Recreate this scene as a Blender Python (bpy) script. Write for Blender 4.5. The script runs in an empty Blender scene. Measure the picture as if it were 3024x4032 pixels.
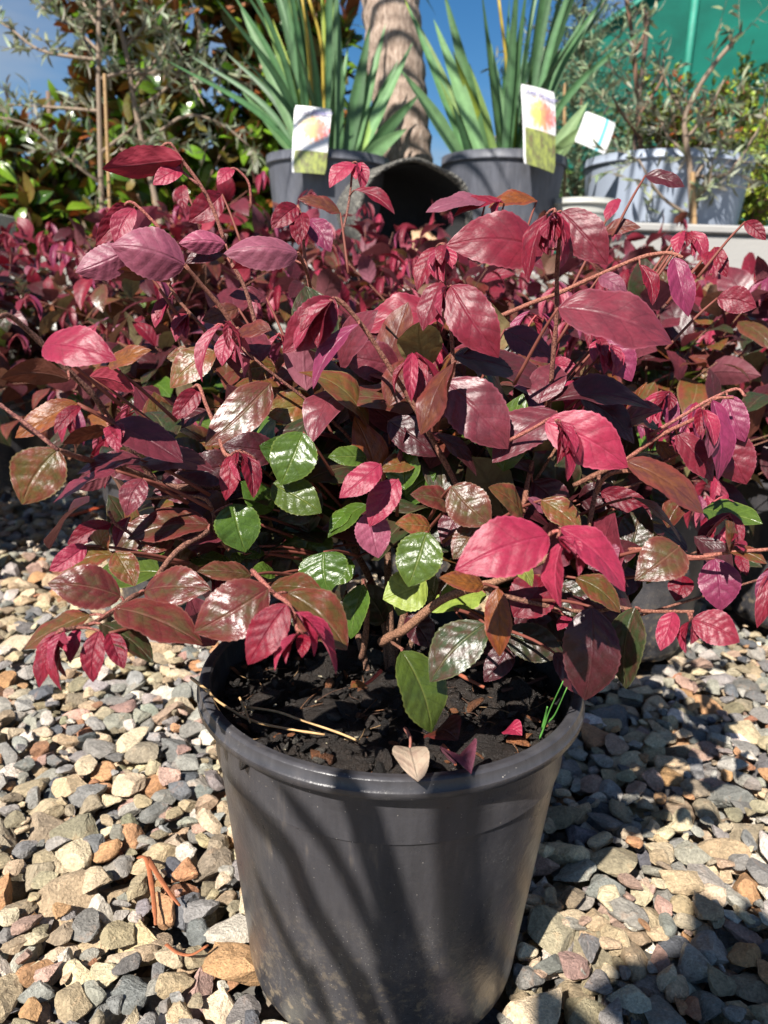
import bpy, math, random
import numpy as np
from mathutils import Vector, Matrix, Euler

sc = bpy.context.scene
COL = sc.collection
R = math.radians
# ------------------------------------------------------------------ camera, sky, sun
CAM = np.array([0.0, 0.0, 0.505])
PITCH, ROLL, FPX = R(15.6), 0.030, 3029.0          # FPX: focal length in pixels of the 3024 x 4032 photograph
FW = np.array([0, math.cos(PITCH), -math.sin(PITCH)])
UP0 = np.array([0, math.sin(PITCH), math.cos(PITCH)])
RT0 = np.array([1.0, 0, 0])
RT = math.cos(ROLL) * RT0 + math.sin(ROLL) * UP0
UPV = math.cos(ROLL) * UP0 - math.sin(ROLL) * RT0
cd = bpy.data.cameras.new("camera")
cam = bpy.data.objects.new("camera", cd); COL.objects.link(cam)
m = Matrix.Identity(4)
for i in range(3):
    m[i][0], m[i][1], m[i][2], m[i][3] = RT[i], UPV[i], -FW[i], CAM[i]
cam.matrix_world = m
cd.sensor_fit = 'VERTICAL'; cd.sensor_height = 36.0; cd.lens = FPX / 4032 * 36
cd.clip_start = 0.02; cd.clip_end = 500
cd.dof.use_dof = True; cd.dof.focus_distance = 0.53; cd.dof.aperture_fstop = cd.lens / 2.5
sc.camera = cam

SUN_AZ, SUN_EL = math.atan2(-0.485, -0.875), R(46)
SUN = np.array([math.sin(SUN_AZ) * math.cos(SUN_EL), math.cos(SUN_AZ) * math.cos(SUN_EL), math.sin(SUN_EL)])
w = bpy.data.worlds.new("World"); sc.world = w; w.use_nodes = True
nt = w.node_tree; nt.nodes.clear()
sky = nt.nodes.new("ShaderNodeTexSky"); sky.sky_type = 'NISHITA'; sky.sun_disc = False
sky.sun_elevation = SUN_EL; sky.sun_rotation = SUN_AZ % (2 * math.pi)
sky.air_density = 1.0; sky.dust_density = 0.0; sky.ozone_density = 3.5
bg = nt.nodes.new("ShaderNodeBackground"); bg.inputs[1].default_value = 0.04
wo = nt.nodes.new("ShaderNodeOutputWorld")
tc = nt.nodes.new("ShaderNodeTexCoord"); mp = nt.nodes.new("ShaderNodeMapping"); mp.inputs['Scale'].default_value = (1.2, 1.2, 4.5)
nz = nt.nodes.new("ShaderNodeTexNoise"); nz.inputs['Scale'].default_value = 2.3; nz.inputs['Detail'].default_value = 6
rp = nt.nodes.new("ShaderNodeValToRGB"); rp.color_ramp.elements[0].position = 0.42; rp.color_ramp.elements[1].position = 0.82
mx = nt.nodes.new("ShaderNodeMix"); mx.data_type = 'RGBA'; mx.inputs[7].default_value = (6.5, 6.8, 7.2, 1)
nt.links.new(tc.outputs['Generated'], mp.inputs[0]); nt.links.new(mp.outputs[0], nz.inputs['Vector'])
nt.links.new(nz.outputs[0], rp.inputs[0]); nt.links.new(rp.outputs[0], mx.inputs[0])
hs = nt.nodes.new('ShaderNodeHueSaturation'); hs.inputs['Saturation'].default_value = 1.3; hs.inputs['Value'].default_value = 1.3; nt.links.new(sky.outputs[0], hs.inputs['Color']); nt.links.new(hs.outputs[0], mx.inputs[6]); nt.links.new(mx.outputs[2], bg.inputs[0]); nt.links.new(bg.outputs[0], wo.inputs[0])
sl = bpy.data.lights.new("sun", 'SUN'); sl.energy = 5.0; sl.angle = R(0.53); sl.color = (1.0, 0.945, 0.87)
so = bpy.data.objects.new("sun", sl); COL.objects.link(so)
so.rotation_euler = Vector(SUN).to_track_quat('Z', 'Y').to_euler(); so.location = (-2, -2.4, 4)
sc.view_settings.view_transform = 'Standard'; sc.view_settings.look = 'None'
sc.view_settings.exposure = 1.0; sc.view_settings.gamma = 1
sc.cycles.use_denoising = True
sc.cycles.max_bounces = 8; sc.cycles.transparent_max_bounces = 8

# ------------------------------------------------------------------ helpers
def ray(sx, sy):
    d = FW * FPX + RT * (sx - 1512) - UPV * (sy - 2016)
    return d / np.linalg.norm(d)
def at(sx, sy, Y):            # photo pixel + world distance Y in front of the camera -> world point
    d = ray(sx, sy); return CAM + d * ((Y - CAM[1]) / d[1])
def atz(sx, sy, z):           # photo pixel on a horizontal plane
    d = ray(sx, sy); return CAM + d * ((z - CAM[2]) / d[2])
def P(px, py, Y): return at(px * 1.8228, py * 1.8228, Y)
def nrm(v):
    v = np.asarray(v, float); n = np.linalg.norm(v); return v / n if n > 1e-12 else v
def lin(c):
    c = np.asarray(c, float) / 255.0
    return np.where(c <= 0.04045, c / 12.92, ((c + 0.055) / 1.055) ** 2.4)

class MB:
    """collects vertices, faces and per-vertex attributes; build() links them as one mesh object"""
    def __init__(s): s.v = []; s.f = []; s.a = {}; s.n = 0
    def add(s, v, faces, **attrs):
        v = np.asarray(v, np.float32).reshape(-1, 3); k = len(v)
        for q in faces: s.f.append(np.asarray(q, np.int32) + s.n)
        for nme, val in attrs.items():
            val = np.asarray(val, np.float32)
            if val.ndim == 1: val = np.tile(val, (k, 1))
            s.a.setdefault(nme, []).append((s.n, val))
        s.v.append(v); s.n += k
    def build(s, name, mat, parent=None, smooth=True, loc=None):
        me = bpy.data.meshes.new(name)
        V = np.concatenate(s.v) if s.v else np.zeros((0, 3), np.float32)
        if loc is not None: V = V - np.asarray(loc, np.float32)
        elif parent is not None: V = V - np.asarray(world_loc(parent), np.float32)
        me.vertices.add(len(V)); me.vertices.foreach_set('co', V.ravel())
        ls, ln, li = [], [], []; c = 0
        for q in s.f:
            if q.size == 0: continue
            k = q.shape[1]; li.append(q.ravel()); n = len(q)
            ls.append(c + np.arange(n) * k); ln.append(np.full(n, k)); c += n * k
        li = np.concatenate(li); ls = np.concatenate(ls); ln = np.concatenate(ln)
        me.loops.add(len(li)); me.loops.foreach_set('vertex_index', li.astype(np.int32))
        me.polygons.add(len(ls)); me.polygons.foreach_set('loop_start', ls.astype(np.int32))
        try: me.polygons.foreach_set('loop_total', ln.astype(np.int32))
        except Exception: pass
        me.polygons.foreach_set('use_smooth', np.full(len(ls), smooth))
        for nme, parts in s.a.items():
            dim = parts[0][1].shape[1]
            arr = np.zeros((len(V), dim), np.float32)
            for st, val in parts: arr[st:st + len(val)] = val
            if dim == 4:
                at_ = me.attributes.new(nme, 'FLOAT_COLOR', 'POINT'); at_.data.foreach_set('color', arr.ravel())
            else:
                at_ = me.attributes.new(nme, 'FLOAT_VECTOR', 'POINT'); at_.data.foreach_set('vector', arr.ravel())
        me.update(calc_edges=True); me.validate()
        if mat: me.materials.append(mat)
        o = bpy.data.objects.new(name, me); COL.objects.link(o)
        if parent is not None: o.parent = parent
        elif loc is not None: o.location = loc
        return o
WL = {}
def world_loc(o): return WL.get(o.name, (0, 0, 0))
def tag(o, label=None, cat=None, group=None, kind=None):
    if label: o['label'] = label
    if cat: o['category'] = cat
    if group: o['group'] = group
    if kind: o['kind'] = kind
    return o
def thing(name, label, cat, loc=(0, 0, 0), group=None):
    o = bpy.data.objects.new(name, None); COL.objects.link(o); o.location = loc
    o.empty_display_size = 0.05; WL[o.name] = tuple(loc)
    return tag(o, label, cat, group)
def child_base(o): WL[o.name] = world_loc(o.parent) if o.parent else (0, 0, 0); return o
def single(mb, name, mat, label, cat, loc, group=None, smooth=True):
    return tag(mb.build(name, mat, None, smooth, loc), label, cat, group)

# ---- shader helper
class NT:
    def __init__(s, name):
        s.m = bpy.data.materials.new(name); s.m.use_nodes = True; s.t = s.m.node_tree; s.t.nodes.clear()
        s.out = s.t.nodes.new('ShaderNodeOutputMaterial')
    def n(s, typ, **kw):
        nd = s.t.nodes.new('ShaderNode' + typ)
        for k, v in kw.items():
            if k.startswith('_'): setattr(nd, k[1:], v)
            else: s.set(nd, k, v)
        return nd
    def set(s, nd, k, v):
        k = k.replace('__', ' ')
        sock = nd.inputs[int(k[1:])] if (k[0] == 'i' and k[1:].isdigit()) else nd.inputs[k]
        if isinstance(v, bpy.types.NodeSocket): s.t.links.new(v, sock)
        elif isinstance(v, bpy.types.Node): s.t.links.new(v.outputs[0], sock)
        else: sock.default_value = v
    def math(s, op, a, b=0.0, c=0.0, clamp=False):
        return s.n('Math', _operation=op, _use_clamp=clamp, i0=a, i1=b, i2=c).outputs[0]
    def mix(s, f, a, b, blend='MIX'):
        nd = s.n('Mix', _data_type='RGBA', _blend_type=blend, i0=f, i6=a, i7=b); return nd.outputs[2]
    def ramp(s, v, *stops):
        nd = s.n('ValToRGB', i0=v); cr = nd.color_ramp
        while len(cr.elements) < len(stops): cr.elements.new(0.5)
        for e, (p, c) in zip(cr.elements, stops):
            e.position = p; e.color = c if len(c) == 4 else (*c, 1)
        return nd.outputs[0]
    def sstep(s, v, lo, hi):
        return s.n('MapRange', _interpolation_type='SMOOTHSTEP', Value=v, From__Min=lo, From__Max=hi).outputs[0]
    def attr(s, name): return s.n('Attribute', _attribute_name=name)
    def noise(s, vec=None, scale=5, detail=2, rough=0.5, dist=0.0):
        nd = s.n('TexNoise', Scale=scale, Detail=detail, Roughness=rough, Distortion=dist)
        if vec is not None: s.set(nd, 'Vector', vec)
        return nd
    def done(s, sh): s.t.links.new(sh.outputs[0] if isinstance(sh, bpy.types.Node) else sh, s.out.inputs[0]); return s.m
def g(v): return (v, v, v, 1)
def c4(c): return (*lin(c), 1)

def leaf_material():
    t = NT('leaf')
    uv = t.attr('uvw'); sep = t.n('SeparateXYZ', Vector=uv.outputs['Vector'])
    U, V, RN = sep.outputs
    u = t.math('ABSOLUTE', U)
    col, mot, bak = t.attr('col'), t.attr('mot'), t.attr('bak')
    off = t.n('CombineXYZ', X=U, Y=t.math('MULTIPLY', V, 2.2), Z=t.math('MULTIPLY', RN, 37.0))
    n1 = t.noise(off, 2.3, 5, 0.65); n2 = t.noise(off, 7, 1, 0.5); n3 = t.noise(off, 46, 2, 0.6)
    # lateral veins: run forward from the midrib
    n0 = t.noise(off, 1.6, 2)
    s_ = t.math('SUBTRACT', V, t.math('MULTIPLY', u, t.math('ADD', 0.16, t.math('MULTIPLY', n0.outputs[0], 0.14))))
    s_ = t.math('ADD', t.math('MULTIPLY', s_, 5.6), t.math('MULTIPLY', t.math('SIGN', U), 0.21))
    tri = t.math('MULTIPLY', t.math('PINGPONG', s_, 0.5), 2.0)
    lat = t.sstep(tri, 0.02, 0.12)
    lat_f = t.sstep(tri, 0.0, 0.9)
    midr = t.sstep(u, 0.0, 0.10)
    vein = t.math('MULTIPLY', lat, midr)                           # 0 on a vein
    hgt = t.math('MULTIPLY', t.math('ADD', t.math('MULTIPLY', t.math('MULTIPLY', lat_f, t.math('ADD', .25, n1.outputs[0])), 0.30), t.math('MULTIPLY', midr, 0.40)), 1.0)
    hgt = t.math('ADD', hgt, t.math('MULTIPLY', n2.outputs[0], 0.30))
    hgt = t.math('ADD', hgt, t.math('MULTIPLY', n3.outputs[0], 0.05))
    bump = t.n('Bump', Strength=0.65, Distance=0.0015, Height=hgt)
    mm = t.math('MULTIPLY', t.sstep(n1.outputs[0], 0.38, 0.66), mot.outputs['Alpha'])
    base = t.mix(mm, col.outputs['Color'], mot.outputs['Color'])
    rim_ = t.math('MULTIPLY', t.sstep(t.math('ADD', u, t.math('MULTIPLY', t.math('SUBTRACT', n1.outputs[0], .5), .9)), .45, 1.05), t.sstep(mot.outputs['Alpha'], .8, .88))
    base = t.mix(t.math('MULTIPLY', rim_, .65), base, c4((112, 40, 42)))
    base = t.mix(t.math('MULTIPLY', t.math('SUBTRACT', 1.0, lat), 0.42), base, t.mix(1.0, base, g(0.45), 'MULTIPLY'))
    base = t.mix(t.math('MULTIPLY', t.math('SUBTRACT', 1.0, t.sstep(u, 0.012, 0.05)), bak.outputs['Alpha']), base, bak.outputs['Color'])
    edge = t.math('MULTIPLY', t.sstep(u, 0.90, 0.985), 0.75)
    base = t.mix(edge, base, t.mix(0.55, col.outputs['Color'], bak.outputs['Color']))
    base = t.mix(0.25, base, t.mix(1.0, base, t.mix(t.sstep(n2.outputs[0], 0.3, 0.7), g(0.62), g(1.35)), 'MULTIPLY'))
    speck = t.sstep(t.noise(off, 70, 0).outputs[0], 0.73, 0.77)
    base = t.mix(t.math('MULTIPLY', speck, 0.12), base, t.mix(0.5, bak.outputs['Color'], g(0.6)))
    bcol = t.mix(t.math('MULTIPLY', t.math('SUBTRACT', 1.0, vein), 0.45), bak.outputs['Color'], t.mix(1.0, bak.outputs['Color'], g(0.55), 'MULTIPLY'))
    bcol = t.mix(t.math('MULTIPLY', mm, 0.4), bcol, mot.outputs['Color'])
    back = t.n('NewGeometry').outputs['Backfacing']
    fin = t.mix(back, base, bcol)
    rough = t.math('ADD', t.math('ADD', col.outputs['Alpha'], -.03), t.math('MULTIPLY', t.math('SUBTRACT', n1.outputs[0], 0.5), 0.3), clamp=True)
    rough = t.math('ADD', rough, t.math('MULTIPLY', back, 0.25), clamp=True)
    p = t.n('BsdfPrincipled', Base__Color=fin, Roughness=rough, Normal=bump)
    p.inputs['Specular IOR Level'].default_value = 0.42
    tl = t.n('BsdfTranslucent', Color=t.mix(1.0, fin, (1.5, 1.25, 1.1, 1), 'MULTIPLY'), Normal=bump)
    return t.done(t.n('MixShader', i0=0.13, i1=p, i2=tl))
def stem_material():
    t = NT('stem'); col = t.attr('col'); tco = t.n('TexCoord')
    n1 = t.noise(tco.outputs['Object'], 900, 3, 0.7); n2 = t.noise(tco.outputs['Object'], 90, 3)
    c = t.mix(t.sstep(n1.outputs[0], 0.35, 0.7), t.mix(1.0, col.outputs['Color'], g(0.5), 'MULTIPLY'), t.mix(0.35, col.outputs['Color'], c4((225, 170, 140))))
    c = t.mix(t.math('MULTIPLY', n2.outputs[0], 0.5), c, t.mix(1.0, c, g(0.6), 'MULTIPLY'))
    b = t.n('Bump', Strength=0.9, Distance=0.0012, Height=n1.outputs[0])
    return t.done(t.n('BsdfPrincipled', Base__Color=c, Roughness=0.8, Normal=b))
def stone_material():
    t = NT('stone'); col = t.attr('col'); tco = t.n('TexCoord').outputs['Object']
    n1 = t.noise(tco, 70, 5, 0.65, 0.4); n2 = t.noise(tco, 420, 4, 0.7); n3 = t.noise(tco, 1500, 2, 0.7)
    c = t.mix(1.0, col.outputs['Color'], t.ramp(n1.outputs[0], (0.25, g(0.62)), (0.5, g(1.0)), (0.78, g(1.32))), 'MULTIPLY')
    c = t.mix(t.math('MULTIPLY', t.sstep(n1.outputs[0], 0.56, 0.68), 0.45), c, t.mix(0.5, c, c4((176, 120, 72))))
    c = t.mix(0.7, c, t.mix(1.0, c, t.ramp(n2.outputs[0], (0.3, g(0.5)), (0.55, g(1.05)), (0.75, g(1.7))), 'MULTIPLY'))
    h = t.math('ADD', t.math('MULTIPLY', n2.outputs[0], 1.0), t.math('MULTIPLY', n3.outputs[0], 0.35))
    h = t.math('ADD', h, t.math('MULTIPLY', n1.outputs[0], 1.5))
    b = t.n('Bump', Strength=1.0, Distance=0.0032, Height=h)
    return t.done(t.n('BsdfPrincipled', Base__Color=c, Roughness=0.82, Normal=b))
def soil_material():
    t = NT('soil'); col = t.attr('col'); tco = t.n('TexCoord').outputs['Object']
    n1 = t.noise(tco, 160, 5, 0.75); n2 = t.noise(tco, 900, 3, 0.7)
    c = t.mix(1.0, col.outputs['Color'], t.ramp(t.math('ADD', t.math('MULTIPLY', n1.outputs[0], .55), t.math('MULTIPLY', n2.outputs[0], .45)), (0.36, g(0.3)), (0.55, g(1.1)), (0.68, g(2.4))), 'MULTIPLY')
    h = t.math('ADD', n1.outputs[0], t.math('MULTIPLY', n2.outputs[0], 0.4))
    b = t.n('Bump', Strength=1.0, Distance=0.004, Height=h)
    return t.done(t.n('BsdfPrincipled', Base__Color=c, Roughness=t.ramp(n2.outputs[0], (0.35, g(0.22)), (0.62, g(0.8))), Normal=b))
def plain(name, rgb, rough=0.6, var=0.25, scale=20, bump=0.0, bscale=60, spec=0.5, trans=0.0, metallic=0.0):
    t = NT(name); tco = t.n('TexCoord').outputs['Object']
    n1 = t.noise(tco, scale, 5, 0.6); n2 = t.noise(tco, bscale, 3, 0.6)
    c = t.mix(1.0, c4(rgb), t.ramp(n1.outputs[0], (0.25, g(1 - var)), (0.75, g(1 + var))), 'MULTIPLY')
    p = t.n('BsdfPrincipled', Base__Color=c, Roughness=rough, Metallic=metallic)
    p.inputs['Specular IOR Level'].default_value = spec
    if bump: t.set(p, 'Normal', t.n('Bump', Strength=0.8, Distance=bump, Height=n2.outputs[0]))
    if trans:
        tl = t.n('BsdfTranslucent', Color=c); return t.done(t.n('MixShader', i0=trans, i1=p, i2=tl))
    return t.done(p)
def pot_material(name='black plastic', rgb=(60, 59, 62), dust=.85, rough=0.31):
    t = NT(name); tco = t.n('TexCoord').outputs['Object']
    mp_ = t.n('Mapping', Vector=tco); mp_.inputs['Scale'].default_value = (1, 1, 0.12)
    st = t.noise(mp_, 60, 4, 0.7); n1 = t.noise(tco, 14, 5, 0.65); n2 = t.noise(tco, 120, 4, 0.7)
    sep = t.n('SeparateXYZ', Vector=tco)
    vo = t.n('TexVoronoi', Scale=430, Vector=tco, Randomness=1.0)
    vd = t.n('TexVoronoi', Scale=110, Vector=tco, Randomness=1.0)
    low = t.sstep(sep.outputs['Z'], 0.22, 0.0)
    msk = t.sstep(n1.outputs[0], 0.62, 0.38)
    sp = t.math('MULTIPLY', t.sstep(vo.outputs['Distance'], 0.15, 0.08), t.math('GREATER_THAN', t.n('SeparateColor', Color=vo.outputs['Color']).outputs[0], t.math('SUBTRACT', 0.90, t.math('MULTIPLY', low, 0.40))))
    sp2 = t.math('MULTIPLY', t.sstep(vd.outputs['Distance'], 0.07, 0.03), t.math('GREATER_THAN', t.n('SeparateColor', Color=vd.outputs['Color']).outputs[1], 0.965))
    dustm = t.math('MULTIPLY', t.math('MAXIMUM', sp, sp2), dust)
    c = t.mix(1.0, c4(rgb), t.ramp(st.outputs[0], (0.3, g(0.75)), (0.7, g(1.3))), 'MULTIPLY')
    c = t.mix(t.math('MULTIPLY', t.sstep(n1.outputs[0], 0.45, 0.8), 0.30 * dust), c, c4((105, 100, 96)))
    stn = t.math('MULTIPLY', t.sstep(st.outputs[0], .56, .70), t.sstep(t.noise(tco, 22, 3).outputs[0], .45, .62))
    c = t.mix(t.math('MULTIPLY', stn, .30 * dust), c, c4((130, 116, 98)))
    scn = t.n('TexWave', _wave_type='BANDS', _bands_direction='X', Vector=tco, Scale=38, Distortion=28, Detail=4, Detail__Scale=3)
    scr = t.math('MULTIPLY', t.sstep(scn.outputs['Fac'], .985, 1.0), t.sstep(n1.outputs[0], .5, .6))
    c = t.mix(t.math('MULTIPLY', scr, .35 * dust), c, c4((150, 146, 142)))
    mud = t.math('MULTIPLY', t.math('POWER', low, 3.0), t.sstep(n2.outputs[0], .5, .66))
    c = t.mix(t.math('MULTIPLY', mud, .8 * dust), c, c4((150, 134, 110)))
    c = t.mix(t.math('MULTIPLY', dustm, 0.75), c, c4((190, 182, 170)))
    r = t.math('ADD', t.math('MULTIPLY', n2.outputs[0], 0.22), rough - 0.11)
    r = t.math('ADD', r, t.math('MULTIPLY', dustm, 0.3), clamp=True)
    b = t.n('Bump', Strength=0.35, Distance=0.0012, Height=t.math('ADD', n2.outputs[0], t.math('MULTIPLY', t.noise(tco, 32, 2).outputs[0], 2.0)))
    p = t.n('BsdfPrincipled', Base__Color=c, Roughness=r, Normal=b); p.inputs['Specular IOR Level'].default_value = .36
    return t.done(p)
def attr_material(name, rough=0.6, var=0.2, bump=0.0, scale=60, trans=0.0):
    t = NT(name); col = t.attr('col'); tco = t.n('TexCoord').outputs['Object']
    n1 = t.noise(tco, scale, 4, 0.6)
    c = t.mix(1.0, col.outputs['Color'], t.ramp(n1.outputs[0], (0.25, g(1 - var)), (0.75, g(1 + var))), 'MULTIPLY')
    p = t.n('BsdfPrincipled', Base__Color=c, Roughness=rough)
    if bump: t.set(p, 'Normal', t.n('Bump', Strength=0.8, Distance=bump, Height=n1.outputs[0]))
    if trans: return t.done(t.n('MixShader', i0=trans, i1=p, i2=t.n('BsdfTranslucent', Color=c)))
    return t.done(p)

M_LEAF, M_STEM, M_STONE, M_SOIL = leaf_material(), stem_material(), stone_material(), soil_material()
M_POT = pot_material(); M_POT_FAR = pot_material('grey plastic', (84, 86, 94), 0.4, 0.5)

# ---- geometry builders
def lathe(mb, prof, centre=(0, 0, 0), n=64, axis=None, **attrs):
    a = np.arange(n) * 2 * math.pi / n
    prof = np.asarray(prof, float); k = len(prof)
    v = np.stack([prof[:, None, 0] * np.cos(a), prof[:, None, 0] * np.sin(a), np.repeat(prof[:, 1:2], n, 1)], -1).reshape(-1, 3)
    if axis is not None:
        q = np.array(Vector((0, 0, 1)).rotation_difference(Vector(axis)).to_matrix()); v = v @ q.T
    v = v + np.asarray(centre)
    i = np.arange(k - 1)[:, None] * n; j = np.arange(n)[None]; j2 = (j + 1) % n
    f = np.stack([i + j, i + j2, i + n + j2, i + n + j], -1).reshape(-1, 4)
    mb.add(v, [f], **attrs)
def lathe_sharp(mb, prof, sharp, n=64):
    cut = [0] + sorted(sharp) + [len(prof) - 1]
    for q in range(len(cut) - 1): lathe(mb, prof[cut[q]:cut[q + 1] + 1], n=n)
def leafy_tube(lb, pts, r0, r1, n, rgb, seg=5):
    tube(lb, pts, r0, r1, seg, n, col=np.array([*lin(rgb), .7]), mot=np.array([*lin(np.array(rgb) * .8), .5]), bak=np.array([*lin(rgb), 0]), uvw=np.array([.5, .5, .3]))
class Pieces:
    """like MB, but every long stem becomes a mesh of its own"""
    def __init__(s): s.p = []
    def add(s, v, f, **k): m_ = MB(); m_.add(v, f, **k); s.p.append(m_)
def crspline(pts, n):
    pts = np.asarray(pts, float)
    if len(pts) == 2: return pts[0] + (pts[1] - pts[0]) * np.linspace(0, 1, n)[:, None]
    Q = np.vstack([2 * pts[0] - pts[1], pts, 2 * pts[-1] - pts[-2]]); m_ = len(pts) - 1
    out = []
    for tt in np.linspace(0, m_ - 1e-6, n):
        i = int(tt); f = tt - i; p0, p1, p2, p3 = Q[i:i + 4]
        out.append(0.5 * ((2 * p1) + (-p0 + p2) * f + (2 * p0 - 5 * p1 + 4 * p2 - p3) * f * f + (-p0 + 3 * p1 - 3 * p2 + p3) * f ** 3))
    return np.array(out)
def tube(mb, pts, r0, r1=None, seg=6, n=None, jitter=0.0, rng=None, cap=True, flat=1.0, **attrs):
    r1 = r0 if r1 is None else r1
    if n is None: n = max(2, 4 * (len(pts) - 1) + 1)
    c = crspline(pts, n); t_ = np.gradient(c, axis=0); t_ /= np.linalg.norm(t_, axis=1)[:, None] + 1e-12
    ref = np.array([0.31, 0.17, 0.93]) if abs(t_[0] @ nrm([0.31, 0.17, 0.93])) < 0.9 else np.array([1.0, 0.1, 0])
    A = np.cross(t_, ref); A /= np.linalg.norm(A, axis=1)[:, None]; B = np.cross(t_, A)
    r = np.linspace(r0, r1, n)
    if jitter and rng is not None: r = r * (1 + rng.uniform(-jitter, jitter, n))
    a = np.arange(seg) * 2 * math.pi / seg
    v = (c[:, None] + r[:, None, None] * (np.cos(a)[None, :, None] * A[:, None] + flat * np.sin(a)[None, :, None] * B[:, None])).reshape(-1, 3)
    i = np.arange(n - 1)[:, None] * seg; j = np.arange(seg)[None]; j2 = (j + 1) % seg
    f = np.stack([i + j, i + j2, i + seg + j2, i + seg + j], -1).reshape(-1, 4)
    fs = [f]
    if cap: fs.append(np.array([list(range(seg))[::-1], [(n - 1) * seg + q for q in range(seg)]]))
    mb.add(v, fs, **attrs)
def box(mb, lo, hi, rz=0.0, bevel=0.0, centre=None, **attrs):
    lo, hi = np.array(lo, float), np.array(hi, float); b = bevel
    xs = [lo[0], hi[0]]; ys = [lo[1], hi[1]]
    if b:
        ring = []
        for z, ins in ((lo[2], b), (lo[2] + b, 0), (hi[2] - b, 0), (hi[2], b)):
            x0, x1, y0, y1 = lo[0] + ins, hi[0] - ins, lo[1] + ins, hi[1] - ins
            ring.append([(x0 + b, y0, z), (x1 - b, y0, z), (x1, y0 + b, z), (x1, y1 - b, z), (x1 - b, y1, z), (x0 + b, y1, z), (x0, y1 - b, z), (x0, y0 + b, z)])
        v = np.array(ring).reshape(-1, 3); n = 8
        i = np.arange(3)[:, None] * n; j = np.arange(n)[None]; j2 = (j + 1) % n
        fs = [np.stack([i + j, i + j2, i + n + j2, i + n + j], -1).reshape(-1, 4), np.array([list(range(8))[::-1], [24 + q for q in range(8)]])]
    else:
        v = np.array([(x, y, z) for z in (lo[2], hi[2]) for (x, y) in ((xs[0], ys[0]), (xs[1], ys[0]), (xs[1], ys[1]), (xs[0], ys[1]))])
        fs = [np.array([[3, 2, 1, 0], [4, 5, 6, 7], [0, 1, 5, 4], [1, 2, 6, 5], [2, 3, 7, 6], [3, 0, 4, 7]])]
    if rz:
        ce = (lo + hi) / 2 if centre is None else np.array(centre); c_, s_ = math.cos(rz), math.sin(rz)
        d = v - ce; v = np.stack([d[:, 0] * c_ - d[:, 1] * s_, d[:, 0] * s_ + d[:, 1] * c_, d[:, 2]], -1) + ce
    mb.add(v, fs, **attrs)

# ------------------------------------------------------------------ leaves
# name: colour, mottle, back (sRGB), roughness, mottle amount, midrib contrast, fold deg, aspect
LT = {
 'pink':    ((160, 44, 72), (140, 34, 58), (200, 92, 116), .50, .6, .15, 14, .56),
 'pinkred': ((132, 36, 54), (108, 30, 44), (170, 80, 98), .46, .6, .10, 12, .56),
 'magenta': ((140, 50, 86), (120, 42, 70), (190, 90, 130), .48, .5, .2, 22, .46),
 'crim':    ((132, 18, 42), (96, 14, 36), (158, 40, 62), .52, .7, .15, 26, .46),
 'plum':    ((120, 48, 60), (92, 38, 48), (150, 84, 98), .42, .7, .08, 8, .60),
 'mauve':   ((136, 70, 90), (112, 52, 68), (158, 98, 112), .50, .5, .12, 10, .60),  # burgundy leaf with its glancing sheen put into the colour
 'burg':    ((80, 30, 38), (62, 34, 32), (126, 66, 74), .40, .7, .15, 14, .54),
 'bronze':  ((96, 56, 42), (84, 76, 40), (140, 104, 84), .36, .9, .35, 10, .62),
 'bronzer': ((104, 46, 42), (86, 74, 44), (146, 108, 90), .34, .9, .40, 8, .60),
 'olive':   ((100, 84, 40), (126, 66, 40), (148, 132, 92), .40, .9, .40, 10, .64),
 'amber':   ((134, 76, 30), (104, 58, 28), (150, 104, 60), .46, .9, .25, 14, .46),
 'green':   ((80, 104, 38), (64, 86, 32), (132, 144, 70), .32, .6, .45, 10, .66),
 'dgreen':  ((52, 62, 36), (78, 44, 38), (120, 112, 78), .36, .8, .40, 10, .60),
 'lime':    ((140, 148, 66), (96, 112, 44), (168, 176, 92), .50, .4, .35, 6, .70),
 'brown':   ((96, 48, 42), (112, 62, 36), (112, 58, 44), .48, .9, .20, 12, .52),
 'dry':     ((178, 132, 112), (150, 92, 84), (206, 176, 156), .70, .8, .4, 10, .55),
}
_lg = {}
def leaf_grid(nv, nu, serr, shape=0.0):
    k = (nv, nu, serr, shape)
    if k in _lg: return _lg[k]
    v = np.linspace(0, 1, nv); u = np.linspace(-1, 1, nu)
    h = (v ** (0.62 + shape)) * np.clip(1 - v, 0, 1) ** (0.80 - shape * .9) * (1 + .10 * np.sin(v * 3.1)) * (1 - .22 * np.clip((v - .72) / .28, 0, 1) ** 1.5); h = h / h.max()
    h[0] = 0.02; h[-1] = 0.0
    hh = h.copy()
    if serr: hh[1:-1] *= 1 + serr * np.where(np.arange(nv - 2) % 2 == 0, 1, -1)
    U, V = np.meshgrid(u, v)
    i = np.arange(nv - 1)[:, None] * nu; j = np.arange(nu - 1)[None]
    f = np.stack([i + j, i + j + 1, i + nu + j + 1, i + nu + j], -1).reshape(-1, 4)
    _lg[k] = (U, V, h, hh, f); return _lg[k]
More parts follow.
